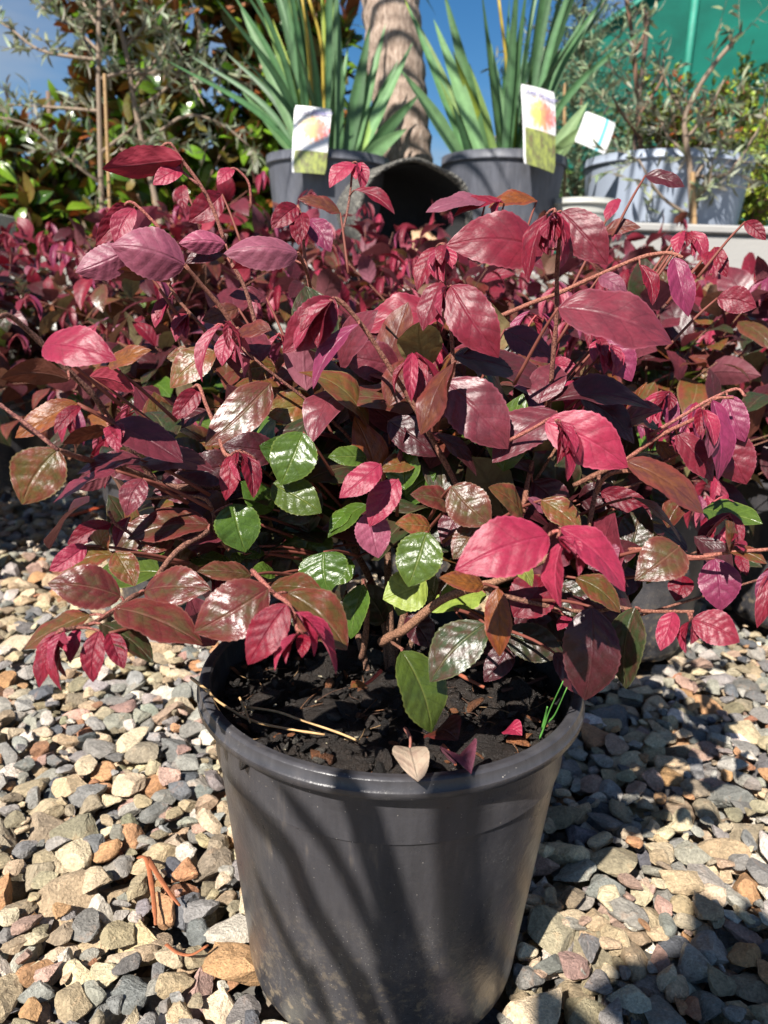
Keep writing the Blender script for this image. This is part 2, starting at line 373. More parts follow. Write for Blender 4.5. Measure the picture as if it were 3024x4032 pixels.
def leaf(mb, B, T, N, width, typ, rng, nv=9, nu=5, serr=0.0, camber=0.08, fold=None, wav=0.05, twist=0.0, shape=0.0, bright=1.0, curl=0.0):
    """blade from base B to tip T, upper side facing N"""
    t = LT[typ]; B = np.asarray(B, float); T = np.asarray(T, float)
    L = np.linalg.norm(T - B)
    if L < 1e-5: return
    y = (T - B) / L; z = nrm(N - y * (N @ y)); x = np.cross(y, z)
    U, V, h, hh, f = leaf_grid(nv, nu, serr, shape)
    fo = R(t[6] if fold is None else fold) * (0.85 + 0.3 * rng.random())
    H = np.where(np.abs(U) > 0.99, hh[:, None], h[:, None]) * width * 0.5
    aU = np.abs(U); ph = rng.random() * 6.28
    cr = aU * H
    ang = fo * (1 - curl * 2.2 * V)                       # halves lifted by the fold, opening or rolling back towards the tip
    X = np.sign(U) * cr * np.cos(ang); Z = cr * np.sin(ang) - 0.25 * curl * aU ** 2 * H
    Z += camber * L * (1 - (2 * V - 1) ** 2) + wav * aU ** 1.5 * H * np.sin(V * (8 + 4 * rng.random()) + ph + np.sign(U) * 1.3)
    Z += 0.03 * H * np.sin(V * 19 + ph) * np.sin(aU * 5) 
    tw = twist * (V - 0.3); X, Z = X * np.cos(tw) - Z * np.sin(tw), X * np.sin(tw) + Z * np.cos(tw)
    Yl = V * L; X = X + 0.05 * L * math.sin(ph) * np.sin(V * math.pi)
    v = (B + X[..., None] * x + Yl[..., None] * y + Z[..., None] * z).reshape(-1, 3)
    jit = .74 * bright * (1 + rng.uniform(-.14, .14)); hue = rng.uniform(-.06, .06)
    def cc(c): q = lin(c) * jit; q[0] *= 1 - hue; q[1] *= 1 + 1.5 * hue; return q
    uvw = np.stack([U, V, np.full(U.shape, rng.random())], -1).reshape(-1, 3)
    mb.add(v, [f], col=np.array([*cc(t[0]), t[3]]), mot=np.array([*cc(t[1]), t[4]]), bak=np.array([*cc(t[2]), t[5]]), uvw=uvw)
# ------------------------------------------------------------------ ground, gravel
rng = np.random.default_rng(11)
def ground():
    mb = MB(); n = 60; xs = np.linspace(-60, 60, n + 1)
    X, Y = np.meshgrid(xs, np.linspace(-40, 120, n + 1)); Z = np.full(X.shape, -0.034)
    i = np.arange(n)[:, None] * (n + 1); j = np.arange(n)[None]
    f = np.stack([i + j, i + j + 1, i + n + 1 + j + 1, i + n + 1 + j], -1).reshape(-1, 4)
    mb.add(np.stack([X, Y, Z], -1).reshape(-1, 3), [f])
    t = NT('ground grit'); tco = t.n('TexCoord').outputs['Object']
    vo = t.n('TexVoronoi', Scale=42, Vector=tco); n1 = t.noise(tco, 300, 4)
    c = t.mix(1.0, t.ramp(t.n('SeparateColor', Color=vo.outputs['Color']).outputs[0], (0.1, lin((96, 92, 86))), (0.5, lin((150, 126, 96))), (0.9, lin((120, 122, 122)))), t.ramp(n1.outputs[0], (.3, g(.5)), (.7, g(1.1))), 'MULTIPLY')
    mat = t.done(t.n('BsdfPrincipled', Base__Color=c, Roughness=.9, Normal=t.n('Bump', Strength=1.0, Distance=.01, Height=vo.outputs['Distance'])))
    tag(mb.build('ground', mat), 'bare grit under the gravel, reaching the horizon', 'ground', kind='structure')
ground()

def ico(sub):
    p = (1 + 5 ** .5) / 2
    v = np.array([(-1, p, 0), (1, p, 0), (-1, -p, 0), (1, -p, 0), (0, -1, p), (0, 1, p), (0, -1, -p), (0, 1, -p), (p, 0, -1), (p, 0, 1), (-p, 0, -1), (-p, 0, 1)], float)
    f = [(0, 11, 5), (0, 5, 1), (0, 1, 7), (0, 7, 10), (0, 10, 11), (1, 5, 9), (5, 11, 4), (11, 10, 2), (10, 7, 6), (7, 1, 8), (3, 9, 4), (3, 4, 2), (3, 2, 6), (3, 6, 8), (3, 8, 9), (4, 9, 5), (2, 4, 11), (6, 2, 10), (8, 6, 7), (9, 8, 1)]
    v = [nrm(x) for x in v]
    for _ in range(sub):
        mid = {}; nf = []
        def md(a, b):
            k = (min(a, b), max(a, b))
            if k not in mid: mid[k] = len(v); v.append(nrm(v[a] + v[b]))
            return mid[k]
        for a, b, c in f:
            ab, bc, ca = md(a, b), md(b, c), md(c, a); nf += [(a, ab, ca), (b, bc, ab), (c, ca, bc), (ab, bc, ca)]
        f = nf
    return np.array(v), np.array(f)
def stone_proto(sub, k, flat=True, seed=0):
    r = np.random.default_rng(seed); v, f = ico(sub)
    v = v * (1 + .10 * np.sin(v @ r.normal(size=3) * 2.2 + r.random() * 6)[:, None])
    for _ in range(k):
        n = nrm(r.normal(size=3) * [1, 1, 1.25]); d = r.uniform(.34, .72)
        ex = np.maximum(0, v @ n - d); v = v - (ex * 0.97)[:, None] * n
    v = v * np.array([1, r.uniform(.62, .92), r.uniform(.40, .75)])
    v = v + r.normal(size=v.shape) * .012
    ext = np.ptp(v, axis=0); v = (v - (v.max(0) + v.min(0)) / 2) / ext[0]
    return v, f
PROTO_HI = [stone_proto(2, 9, seed=100 + i) for i in range(36)]
PROTO_LO = [stone_proto(1, 7, seed=300 + i) for i in range(16)]
STONE_COL = [((156, 151, 142), 19), ((132, 130, 126), 8), ((172, 166, 152), 15), ((164, 148, 118), 14), ((200, 174, 136), 18), ((216, 194, 158), 14),
             ((196, 146, 98), 5), ((180, 124, 88), 2), ((192, 156, 136), 6), ((226, 214, 194), 8), ((108, 109, 112), 5), ((168, 158, 126), 6)]
SC_C = np.array([lin(c) for c, _ in STONE_COL]); SC_C = SC_C * .90 + .10 * SC_C.mean(1, keepdims=True); SC_W = np.array([w_ for _, w_ in STONE_COL], float); SC_W /= SC_W.sum()
def rand_rot(r, tilt):
    yaw = r.uniform(0, 2 * math.pi); q = Euler((r.normal() * tilt, r.normal() * tilt, yaw)).to_matrix()
    return np.array(q)
POTS = [(0.0085, 0.501, 0.100)]                         # footprints the gravel stays out of: x, y, radius
def gravel():
    r = np.random.default_rng(5); mb = MB(); res = 0.004
    x0, y0 = -2.2, 0.12; nx, ny = int(4.4 / res), int(2.72 / res)
    H = np.full((nx, ny), -0.032)
    items = []
    for k in range(80000):
        y = 0.16 + 2.42 * r.random() ** 1.0; x = (2 * r.random() - 1) * (0.30 + 0.64 * y)
        items.append((x, y))
    gx = np.arange(-14, 15); GX, GY = np.meshgrid(gx, gx, indexing='ij')
    cnt = 0
    for x, y in items:
        hi = y < 1.15
        keep = 0.62 if hi else 0.42
        if r.random() > keep: continue
        best = None
        for q in range(3):
            xx, yy = x + r.normal() * .02, y + r.normal() * .02
            i, j = int((xx - x0) / res), int((yy - y0) / res)
            if not (16 < i < nx - 16 and 16 < j < ny - 16): continue
            if best is None or H[i, j] < best[0]: best = (H[i, j], xx, yy, i, j)
        if best is None: continue
        h0, x, y, i, j = best
        if h0 > 0.006: continue
        if any((x - px) ** 2 + (y - py) ** 2 < (pr + .010) ** 2 for px, py, pr in POTS): continue
        L = float(np.clip(r.lognormal(math.log(.031), .34), .013, .058)) if r.random() < .78 else float(r.uniform(.008, .016))
        pv, pf = (PROTO_HI if hi else PROTO_LO)[r.integers(36 if hi else 16)]
        M = rand_rot(r, .24); v = (pv * L) @ M.T
        ex = np.ptp(v, axis=0); a_, b_, c_ = ex / 2 + 1e-6
        ca, sa = M[0, 0], M[1, 0]; la, lb = L / 2, np.ptp(pv[:, 1]) * L / 2
        mx_ = (GX * ca + GY * sa) * res / la; my_ = (-GX * sa + GY * ca) * res / lb
        e = 1 - mx_ ** 2 - my_ ** 2; ins = e > 0
        sub = H[i - 14:i + 15, j - 14:j + 15]
        zb = -c_ * np.sqrt(np.clip(e, 0, 1))
        diff = (sub - zb)[ins]
        if diff.size < 3: zc = h0 + c_ * .7
        else: zc = np.quantile(diff, .72)
        if zc + c_ > 0.020: continue
        top = np.where(ins, zc + c_ * np.sqrt(np.clip(e, 0, 1)), -1)
        H[i - 14:i + 15, j - 14:j + 15] = np.maximum(sub, top)
        c = SC_C[r.choice(len(SC_C), p=SC_W)] * r.uniform(.75, 1.22) * (1 + r.normal(size=3) * .03)
        mb.add(v + [x, y, zc], [pf], col=np.array([*c, 1.0])); cnt += 1
    print('stones', cnt, mb.n)
    tag(mb.build('gravel', M_STONE, None, smooth=False), 'loose angular grey, tan and orange river gravel covering the ground', 'gravel', kind='stuff')

# ------------------------------------------------------------------ nursery pot
def pot(parent, cx, cy, z0=0.0, Rt=.135, Rb=.1035, h=.25, mat=M_POT, rimh=.0112, n=72, tilt=None, soil_drop=.022, chips=0, seed=1, name='pot', soil=True):
    r = np.random.default_rng(seed)
    Rw = Rt - .0078; hb = h - rimh
    k = Rt / .135
    body = [(Rb * .55, .004), (Rb - .014 * k, .002), (Rb - .006 * k, .006), (Rb - .001, .016), (Rb + .0005, .024)]
    for q in np.linspace(0, 1, 9)[1:]: body.append((Rb + (Rw - Rb) * q, .024 + (hb + .004 - .024) * q))
    inner = [(Rw - .002, hb + .003), (Rb - .003, .02), (.004, .018)]
    rim = [(Rw - .001, hb + .001), (Rt - .0015, hb - .0015), (Rt + .0008, hb - .0005), (Rt + .0008, hb + .0035), (Rt - .0004, hb + .0045), (Rt - .0012, h - .0012), (Rt - .0022, h), (Rt - .004, h), (Rt - .0075 * k, h - .0004), (Rt - .0088 * k, h - .002), (Rt - .0099 * k, h - .012), (Rt - .0108 * k, h - .05)]
    q3 = np.array(Matrix.Identity(3)) if tilt is None else np.array(Euler(tilt).to_matrix())
    def place(mb): 
        for i in range(len(mb.v)): mb.v[i] = (mb.v[i] @ q3.T + [cx, cy, z0]).astype(np.float32)
        return mb
    a = MB(); lathe(a, body, n=n); lathe(a, inner, n=n)
    po = child_base(place(a).build(name, mat, parent))
    b = MB(); lathe_sharp(b, rim, [3, 5, 7, 8, 9], n=n); place(b).build('rim', mat, po)
    if not soil: return po
    s = MB(); ns, nr = 96, 26; Rs = Rt - .0104 * k - .0012
    rr = np.linspace(0, 1, nr) ** .7 * Rs; aa = np.arange(ns) * 2 * math.pi / ns
    RR, AA = np.meshgrid(rr, aa, indexing='ij'); X, Y = RR * np.cos(AA), RR * np.sin(AA)
    Z = np.full(X.shape, h - soil_drop)
    for _ in range(26):
        kx, ky = r.normal(size=2) * 90 / k; Z += .0011 * k * np.sin(X * kx + Y * ky + r.random() * 6)
    Z -= .006 * k * (RR / Rs) ** 3 * (.5 + .5 * np.sin(AA * 2 + 1))
    i = np.arange(nr - 1)[:, None] * ns; j = np.arange(ns)[None]; j2 = (j + 1) % ns
    s.add(np.stack([X, Y, Z], -1).reshape(-1, 3), [np.stack([i + j, i + ns + j, i + ns + j2, i + j2], -1).reshape(-1, 4)], col=np.array([*lin((36, 29, 24)), 1]))
    for _ in range(chips):
        rad = Rs * math.sqrt(r.random()) * .97; th = r.random() * 6.283; L = float(np.clip(r.lognormal(math.log(.0052), .65), .0018, .026))
        pv, pf = PROTO_LO[r.integers(16)]; v = (pv * L * [1, .8, .8 if L < .01 else .5]) @ rand_rot(r, .5).T
        z = h - soil_drop - .002 + r.random() * .004 + (L * .18)
        u = r.random(); c = lin((38, 31, 26)) * r.uniform(.35, 1.5)
        if u < .05 and L < .012: c = lin((176, 166, 140)); v *= .45
        elif u < .12: c = lin((128, 80, 48)) * r.uniform(.5, 1)
        elif u < .2: c = lin((70, 66, 60))
        s.add(v + [rad * math.cos(th), rad * math.sin(th), z], [pf], col=np.array([*c, 1]))
    for _ in range(chips // 16):
        rad = Rs * math.sqrt(r.random()) * .93; th = r.random() * 6.283; a_ = r.random() * 6.283; L = r.uniform(.008, .028); p0 = np.array([rad * math.cos(th), rad * math.sin(th), h - soil_drop + .003]); d_ = np.array([math.cos(a_), math.sin(a_), r.uniform(-.1, .25)]) * L
        if np.hypot(*(p0 + d_)[:2]) < Rs * .97: tube(s, [p0, p0 + d_ * .5 + r.normal(size=3) * .0015, p0 + d_], r.uniform(.0003, .0008), .0003, 4, 5, col=np.array([*(lin([(120, 84, 58), (84, 60, 46), (150, 120, 84), (60, 48, 40)][int(r.integers(4))])), 1]))
    place(s).build('soil', M_SOIL, parent, smooth=True)
    return po

# ------------------------------------------------------------------ the shrub in front, leaf by leaf
CROP = {'A': (0, 0, .9114), 'B': (1512, 0, .9114), 'C': (0, 900, .9114), 'D': (1512, 700, .9114), 'E': (0, 1900, .9114), 'F': (1512, 1900, .9114),
        'G': (0, 1400, .4219), 'H': (2300, 1700, .4364), 'K': (1500, 2400, .5425), 'P': (0, 0, 1.8228)}
def S_(c, x, y): ox, oy, k = CROP[c]; return ox + k * x, oy + k * y
HERO = [
 # crop, base x y, tip x y, visible width, Y, type, options; bright puts shade or sheen into some leaves' colour
 ('A',790,690,440,730,135,.60,'crim',dict(fold=30,side='n')), ('A',790,730,660,800,70,.61,'pink',{}), ('A',580,900,415,1060,100,.60,'crim',dict(fold=34)),
 ('A',960,840,815,960,120,.74,'crim',{}), ('A',1010,730,940,800,50,.78,'pink',{}), ('A',790,800,800,910,60,.82,'crim',{}),
 ('A',1285,890,1172,985,90,.62,'crim',{}), ('A',1300,920,1290,1060,85,.62,'crim',dict(fold=36)), ('A',1330,950,1430,1090,100,.63,'magenta',dict(fold=30)),
 ('A',1530,705,1423,812,66,.74,'pink',{}), ('A',1545,705,1562,822,52,.74,'pink',dict(fold=34)), ('A',1470,920,1285,860,55,.70,'brown',{}), ('A',1530,822,1705,925,52,.72,'crim',{}),
 ('C',800,155,480,72,228,.55,'mauve',dict(fold=-28,camber=.16,wav=.04,curl=0,bright=1.25)), ('C',560,90,325,190,150,.57,'mauve',dict(fold=-28,curl=0,wav=.04,bright=1.1)), ('C',975,66,772,64,110,.58,'mauve',dict(fold=-30,curl=0,bright=1.5)), ('C',960,110,800,150,70,.59,'burg',{}),
 ('C',1288,108,966,108,160,.53,'mauve',dict(fold=-30,camber=.18,wav=.04,curl=0,bright=1.25)), ('C',1240,130,1000,175,70,.55,'crim',dict(side='n')), ('C',740,230,460,205,60,.58,'brown',dict(side='n')),
 ('C',186,506,505,570,170,.41,'pink',dict(fold=8,camber=.14)), ('C',300,652,0,650,105,.43,'brown',dict(side='n',fold=20)), ('C',470,590,655,525,72,.46,'amber',{}),
 ('C',385,640,580,700,92,.47,'crim',dict(side='n')), ('C',335,755,65,905,105,.43,'amber',dict(fold=22)), ('C',348,768,235,885,62,.42,'crim',{}),
 ('C',470,870,268,930,62,.45,'brown',dict(side='n')), ('C',492,850,512,968,72,.43,'pink',dict(fold=38)), ('C',490,840,792,1012,155,.44,'plum',dict(fold=14,bright=.85)),
 ('C',250,955,95,1192,215,.40,'olive',dict(fold=6)), ('C',570,1015,925,1050,95,.46,'plum',dict(bright=.7)), ('C',500,1045,228,1188,40,.43,'plum',{}), ('C',610,1000,330,1062,70,.45,'plum',dict(bright=.8)),
 ('G',1030,1090,690,1230,190,.47,'burg',dict(side='n')), ('G',1335,1150,1180,1498,230,.43,'plum',dict(camber=.14)),
 ('C',1000,445,960,595,75,.55,'pink',dict(fold=16)), ('C',1020,440,1020,580,40,.55,'pink',dict(fold=40)), ('C',1030,435,1060,575,58,.55,'pink',dict(fold=26)),
 ('C',860,690,745,830,90,.52,'crim',dict(fold=26)), ('C',870,740,790,815,40,.52,'pink',{}), ('C',730,300,670,430,55,.60,'pink',dict(fold=34)), ('C',810,370,760,490,50,.59,'pink',dict(fold=38)),
 ('C',1130,770,950,850,70,.55,'brown',{}), ('C',1360,750,1130,790,150,.54,'olive',dict(bright=1.25)), ('C',1190,600,1035,620,110,.58,'olive',{}), ('C',930,530,735,690,130,.58,'olive',dict(bright=1.2)), ('C',880,560,720,560,90,.60,'olive',{}),
 ('C',1030,345,870,400,80,.60,'brown',{}), ('C',1150,300,990,290,60,.62,'plum',{}), ('C',960,920,830,960,60,.53,'olive',{}), ('C',905,790,720,880,60,.53,'burg',{}), ('C',1180,640,1330,560,100,.60,'brown',{}),
 ('C',1440,560,1180,660,110,.57,'brown',{}), ('C',1470,600,1640,690,110,.56,'bronze',{}), ('C',1290,530,1400,680,90,.56,'burg',{}),
 ('C',1000,980,975,1175,85,.47,'crim',dict(fold=20)), ('C',1050,970,1095,1165,80,.465,'crim',dict(fold=22)), ('C',1110,1000,1100,1140,50,.48,'plum',{}), ('C',1030,965,1040,1090,30,.465,'pink',dict(fold=40)),
 ('P',655,934,606,1048,98,.48,'green',{}), ('P',588,1046,695,1108,78,.48,'green',dict(bright=.95)), ('P',792,988,708,988,44,.49,'green',{}), ('P',793,1090,708,1162,42,.49,'green',{}), ('P',760,1100,712,1150,30,.49,'green',{}), ('P',700,930,600,900,60,.56,'dgreen',{}),
 ('P',822,1003,733,1076,56,.44,'pink',dict(fold=8)), ('P',860,1036,798,1138,62,.45,'pink',dict(fold=8)), ('P',800,1105,818,1206,74,.45,'mauve',dict(bright=1.35)), ('P',830,900,760,960,60,.55,'dgreen',{}), ('P',845,880,835,985,60,.54,'dgreen',{}), ('P',900,1000,820,1020,40,.50,'olive',{}),
 ('E',480,178,290,268,90,.44,'crim',{}), ('E',372,272,213,382,95,.42,'pink',dict(fold=24)), ('E',440,300,470,205,85,.43,'olive',{}), ('E',490,310,270,385,85,.42,'olive',{}), ('E',500,300,585,448,115,.42,'olive',{}), ('E',560,150,500,280,50,.46,'crim',{}),
 ('E',522,492,205,436,180,.40,'bronzer',{}), ('E',625,466,912,462,165,.41,'bronzer',{}), ('E',500,545,876,702,165,.375,'bronzer',dict(camber=.12)), ('E',390,572,103,722,90,.39,'olive',dict(bright=.8)), ('E',435,610,660,778,115,.37,'dgreen',dict(bright=1.1)),
 ('E',1160,458,838,648,235,.375,'bronzer',dict(camber=.14)), ('E',1085,400,850,385,85,.42,'bronze',{}), ('E',1165,455,1400,480,112,.40,'olive',dict(bright=.7)), ('E',1240,475,1500,725,195,.38,'olive',dict(bright=.85)),
 ('E',905,182,550,245,135,.455,'bronzer',dict(fold=16,bright=.85)), ('E',755,240,590,285,85,.45,'bronzer',{}), ('E',972,240,775,275,48,.46,'plum',{}),
 ('E',1005,92,1060,302,190,.47,'green',{}), ('E',1350,160,1290,362,215,.53,'green',dict(bright=.85)), ('E',1400,300,1420,482,205,.46,'green',dict(shape=-.16,bright=.9)), ('E',1572,440,1515,676,105,.48,'green',{}), ('E',1050,310,1000,350,50,.48,'green',{}), ('E',1190,400,1085,380,60,.47,'green',{}), ('E',1140,300,1050,330,50,.49,'green',{}), ('E',820,330,1010,380,70,.47,'green',{}),
 ('E',250,640,168,888,78,.365,'crim',dict(fold=24)), ('E',268,650,266,900,46,.36,'crim',dict(fold=40)), ('E',342,630,303,782,62,.37,'pink',dict(fold=28)), ('E',430,640,402,864,96,.36,'crim',dict(fold=20)), ('E',472,650,536,806,88,.36,'crim',dict(fold=24)), ('E',285,640,290,730,34,.36,'pink',dict(fold=40)), ('E',235,660,225,820,30,.365,'pink',dict(fold=40)),
 ('E',1238,525,1070,788,155,.345,'crim',dict(fold=12,bright=1.2)), ('E',1275,560,1452,832,52,.345,'pink',dict(fold=34)), ('E',1288,655,1188,814,32,.34,'pink',dict(fold=40)), ('E',1310,655,1305,757,62,.34,'crim',dict(fold=20)),
 ('D',690,312,268,290,215,.50,'pinkred',dict(fold=6,camber=.1)), ('D',768,145,965,378,168,.48,'pinkred',dict(fold=8)), ('D',700,160,622,448,74,.48,'crim',dict(fold=30)), ('D',738,150,756,398,34,.475,'pink',dict(fold=40)), ('D',728,170,712,335,50,.475,'pink',dict(fold=40)), ('D',745,190,690,300,26,.475,'pink',dict(fold=40)),
 ('D',225,300,143,488,78,.52,'crim',dict(fold=26)), ('D',262,290,258,452,72,.51,'pink',dict(fold=42)), ('D',245,300,230,440,30,.51,'pink',dict(fold=40)), ('D',246,450,168,662,98,.50,'pinkred',dict(fold=20)), ('D',290,466,496,778,195,.49,'pinkred',dict(fold=14,camber=.12)), ('D',258,480,258,638,50,.495,'pink',dict(fold=42)), ('D',275,470,250,600,26,.49,'pink',dict(fold=42)),
 ('D',255,590,-105,665,150,.62,'pinkred',dict(bright=1.1)), ('P',722,645,611,763,88,.46,'pinkred',dict(fold=24)), ('P',718,650,636,757,34,.455,'pink',dict(fold=42)), ('P',776,700,676,841,36,.45,'magenta',dict(fold=24,bright=.9)), ('P',862,792,738,768,84,.56,'plum',dict(bright=1.1)),
 ('D',752,562,1247,717,205,.46,'plum',dict(fold=8,camber=.14)), ('D',1252,345,1316,602,102,.58,'magenta',dict(fold=22)), ('D',1105,375,1160,552,62,.58,'crim',dict(fold=30)), ('D',930,428,1050,502,70,.57,'mauve',dict(camber=.2)),
 ('D',300,770,735,915,125,.52,'burg',dict(bright=1.1)), ('D',520,655,738,802,112,.55,'plum',dict(bright=.7)), ('D',720,800,836,820,72,.6,'pink',{}), ('D',722,965,1158,998,115,.49,'burg',dict(fold=24,bright=1.15)), ('D',850,950,1082,1150,112,.50,'burg',{}),
 ('D',268,878,536,1172,235,.47,'plum',dict(fold=7)), ('D',310,793,158,1112,74,.45,'brown',dict(twist=1.2)), ('D',710,1000,520,1002,122,.59,'olive',dict(bright=1.2)), ('D',748,1010,468,1232,175,.475,'plum',dict(bright=.85)),
 ('D',698,1052,1054,1252,215,.44,'pink',dict(fold=10)), ('D',745,1050,792,1312,64,.43,'pink',dict(fold=34)), ('D',760,1055,822,1205,48,.43,'pink',dict(fold=36)),
 ('D',1420,960,1440,1312,90,.48,'magenta',dict(fold=24)), ('D',1372,1000,1402,1212,62,.47,'mauve',dict(fold=34,bright=1.2)), ('D',1482,940,1560,1142,112,.50,'magenta',dict(fold=14)), ('D',1265,1105,1420,1312,115,.49,'pinkred',{}), ('D',1470,1100,1566,1325,175,.50,'pinkred',{}),
 ('D',1200,920,1148,1062,72,.54,'pink',dict(fold=20)), ('D',1212,930,1245,1105,72,.54,'magenta',dict(fold=22)), ('D',1232,922,1190,1062,42,.535,'pink',dict(fold=40)), ('D',1180,1140,1256,1242,62,.52,'amber',dict(bright=1.2)), ('D',1230,1110,1262,1190,36,.50,'pink',dict(fold=40)),
 ('D',950,700,1070,880,130,.56,'magenta',dict(fold=20)), ('D',930,700,950,850,60,.55,'pink',dict(fold=38)), ('D',985,720,985,860,50,.55,'pink',dict(fold=40)), ('D',830,880,780,980,70,.52,'pink',dict(fold=30)),
 ('D',20,1050,230,1205,150,.50,'burg',dict(bright=.9)), ('D',130,900,-60,960,90,.55,'brown',{}), ('D',200,1100,400,1290,60,.47,'burg',{}), ('D',560,1010,490,1110,70,.52,'burg',{}),
 ('H',380,268,1080,740,255,.45,'brown',dict(bright=1.35,fold=10)), ('H',150,545,610,690,215,.50,'crim',dict(bright=.8)), ('H',430,592,876,1000,64,.47,'amber',{}), ('H',520,640,480,1042,235,.53,'plum',dict(bright=.7)), ('H',862,1035,455,1342,410,.42,'bronze',dict(bright=1.05,shape=-.14)),
 ('H',1180,1145,1232,1618,340,.45,'magenta',dict(bright=.85,fold=12)), ('H',1300,1062,1652,1192,120,.43,'olive',dict(bright=.9)), ('H',1310,1075,1275,800,92,.43,'olive',{}), ('H',900,1300,830,1532,215,.47,'crim',dict(bright=.7)), ('H',1400,1090,1470,1300,110,.46,'crim',{}),
 ('P',1495,1338,1598,1387,72,.40,'pinkred',dict(bright=1.1)), ('P',1455,1322,1427,1406,44,.405,'pink',{}), ('P',1491,1342,1482,1412,20,.40,'pink',dict(fold=40)), ('F',1085,540,1045,892,155,.42,'dgreen',dict(bright=1.1)),
 ('H',1280,1000,1255,985,20,.43,'pink',{}), ('H',1330,1000,1390,940,30,.43,'pink',{}), ('H',1340,1000,1470,1030,30,.43,'pink',{}), ('H',1345,1010,1440,1080,40,.43,'pink',{}),
 ('F',712,230,306,378,245,.36,'pink',dict(fold=7,camber=.1)), ('F',760,196,1042,472,130,.36,'pink',dict(fold=16)), ('F',772,255,765,542,88,.355,'pink',dict(fold=22)), ('F',790,240,840,405,52,.36,'pink',dict(fold=34)), ('F',750,240,830,310,36,.355,'pink',dict(fold=36)),
 ('F',430,445,238,412,85,.40,'amber',dict(bright=1.1)), ('F',392,182,298,332,115,.44,'bronze',dict(bright=1.15)), ('F',185,215,105,452,195,.42,'green',{}), ('F',200,190,48,178,92,.45,'olive',dict(bright=1.35)), ('F',302,98,113,52,98,.46,'bronzer',{}), ('F',290,18,462,188,178,.44,'bronze',dict(bright=1.1)), ('F',600,150,450,20,92,.45,'olive',{}),
 ('F',680,76,852,216,112,.45,'olive',{}), ('F',625,65,735,165,50,.46,'mauve',{}), ('F',182,425,-5,505,178,.485,'lime',dict(bright=1.15)), ('F',440,478,200,560,120,.49,'lime',dict(bright=1.1)), ('P',905,1240,860,1330,70,.50,'lime',{}), ('P',520,1000,380,1022,75,0.498,'burg',dict(bright=0.80)), ('P',470,1060,330,1062,70,0.510,'plum',dict(bright=0.85)), ('P',420,1130,300,1162,70,0.522,'burg',dict(bright=0.90)), ('P',540,1110,430,1152,70,0.504,'dgreen',dict(bright=0.95)), ('P',350,1120,250,1192,60,0.516,'bronze',dict(bright=0.80)), ('P',600,980,480,962,70,0.498,'burg',dict(bright=0.85)), ('P',320,1015,205,990,60,0.510,'plum',dict(bright=0.90)), ('P',560,1040,470,1090,60,0.522,'burg',dict(bright=0.95)), ('P',450,1000,350,960,65,0.504,'dgreen',dict(bright=0.80)), ('P',1090,1130,1010,1222,70,0.506,'burg',dict(bright=0.85)), ('P',1130,1230,1232,1292,75,0.488,'burg',dict(bright=0.90)), ('P',1300,1180,1402,1132,70,0.500,'plum',dict(bright=0.95)), ('P',1250,1080,1342,1062,65,0.512,'burg',dict(bright=0.80)), ('P',1180,1330,1292,1382,75,0.494,'dgreen',dict(bright=0.85)), ('P',1060,1280,1122,1362,65,0.506,'burg',dict(bright=0.90)), ('P',1320,1320,1392,1402,65,0.488,'burg',dict(bright=0.95)), ('P',1000,1100,958,1182,60,0.500,'plum',dict(bright=0.80)), ('P',1380,1240,1290,1290,70,0.512,'burg',dict(bright=0.85)), ('P',1230,1380,1320,1440,60,0.494,'dgreen',dict(bright=0.90)), ('P',1150,1180,1240,1180,70,0.506,'burg',dict(bright=0.95)), ('P',640,1000,560,962,70,0.503,'green',dict(bright=0.80)), ('P',680,1080,600,1122,70,0.515,'dgreen',dict(bright=0.85)), ('P',740,1040,690,982,60,0.527,'green',dict(bright=0.90)), ('P',870,1080,942,1022,65,0.509,'green',dict(bright=0.95)), ('P',900,1130,972,1192,65,0.521,'dgreen',dict(bright=0.80)), ('P',760,1210,700,1262,65,0.503,'green',dict(bright=0.85)), ('P',600,1200,540,1152,60,0.515,'dgreen',dict(bright=0.90)), ('P',680,1300,620,1252,65,0.527,'green',dict(bright=0.95)), ('P',940,1290,882,1242,60,0.509,'green',dict(bright=0.80)), ('P',820,1140,782,1192,55,0.521,'dgreen',dict(bright=0.85)), ('P',590,1100,520,1040,60,0.503,'green',dict(bright=0.90)), ('P',900,990,850,930,60,0.515,'dgreen',dict(bright=0.95)), ('P',650,1150,600,1290,110,.53,'dgreen',dict(bright=.8)), ('P',560,1268,470,1315,50,.47,'dgreen',{}), ('P',702,1185,690,1335,95,.53,'dgreen',dict(bright=.8)), ('P',770,1280,745,1375,60,.51,'dgreen',{}), ('P',830,1345,770,1260,70,.54,'dgreen',dict(bright=.7)), ('P',640,1290,700,1380,70,.50,'dgreen',dict(bright=.8)), ('P',880,1330,930,1400,60,.54,'burg',dict(bright=.8)), ('P',740,1330,700,1390,50,.52,'burg',{}), ('P',1000,1340,1090,1420,70,.52,'burg',dict(bright=.8)), ('P',1130,1290,1190,1400,90,.50,'burg',dict(bright=.8)), ('P',1210,1260,1290,1330,80,.47,'dgreen',dict(bright=.9)), ('P',1240,1150,1330,1230,80,.52,'burg',{}), ('P',1150,1040,1230,1120,70,.50,'burg',{}), ('P',500,1120,400,1080,70,.49,'burg',{}), ('P',470,1180,380,1120,70,.48,'burg',{}), ('P',560,1180,480,1230,70,.49,'dgreen',{}), ('F',492,456,500,752,115,.40,'amber',dict(bright=1.0)), ('F',438,612,198,862,195,.40,'dgreen',dict(bright=1.25)),
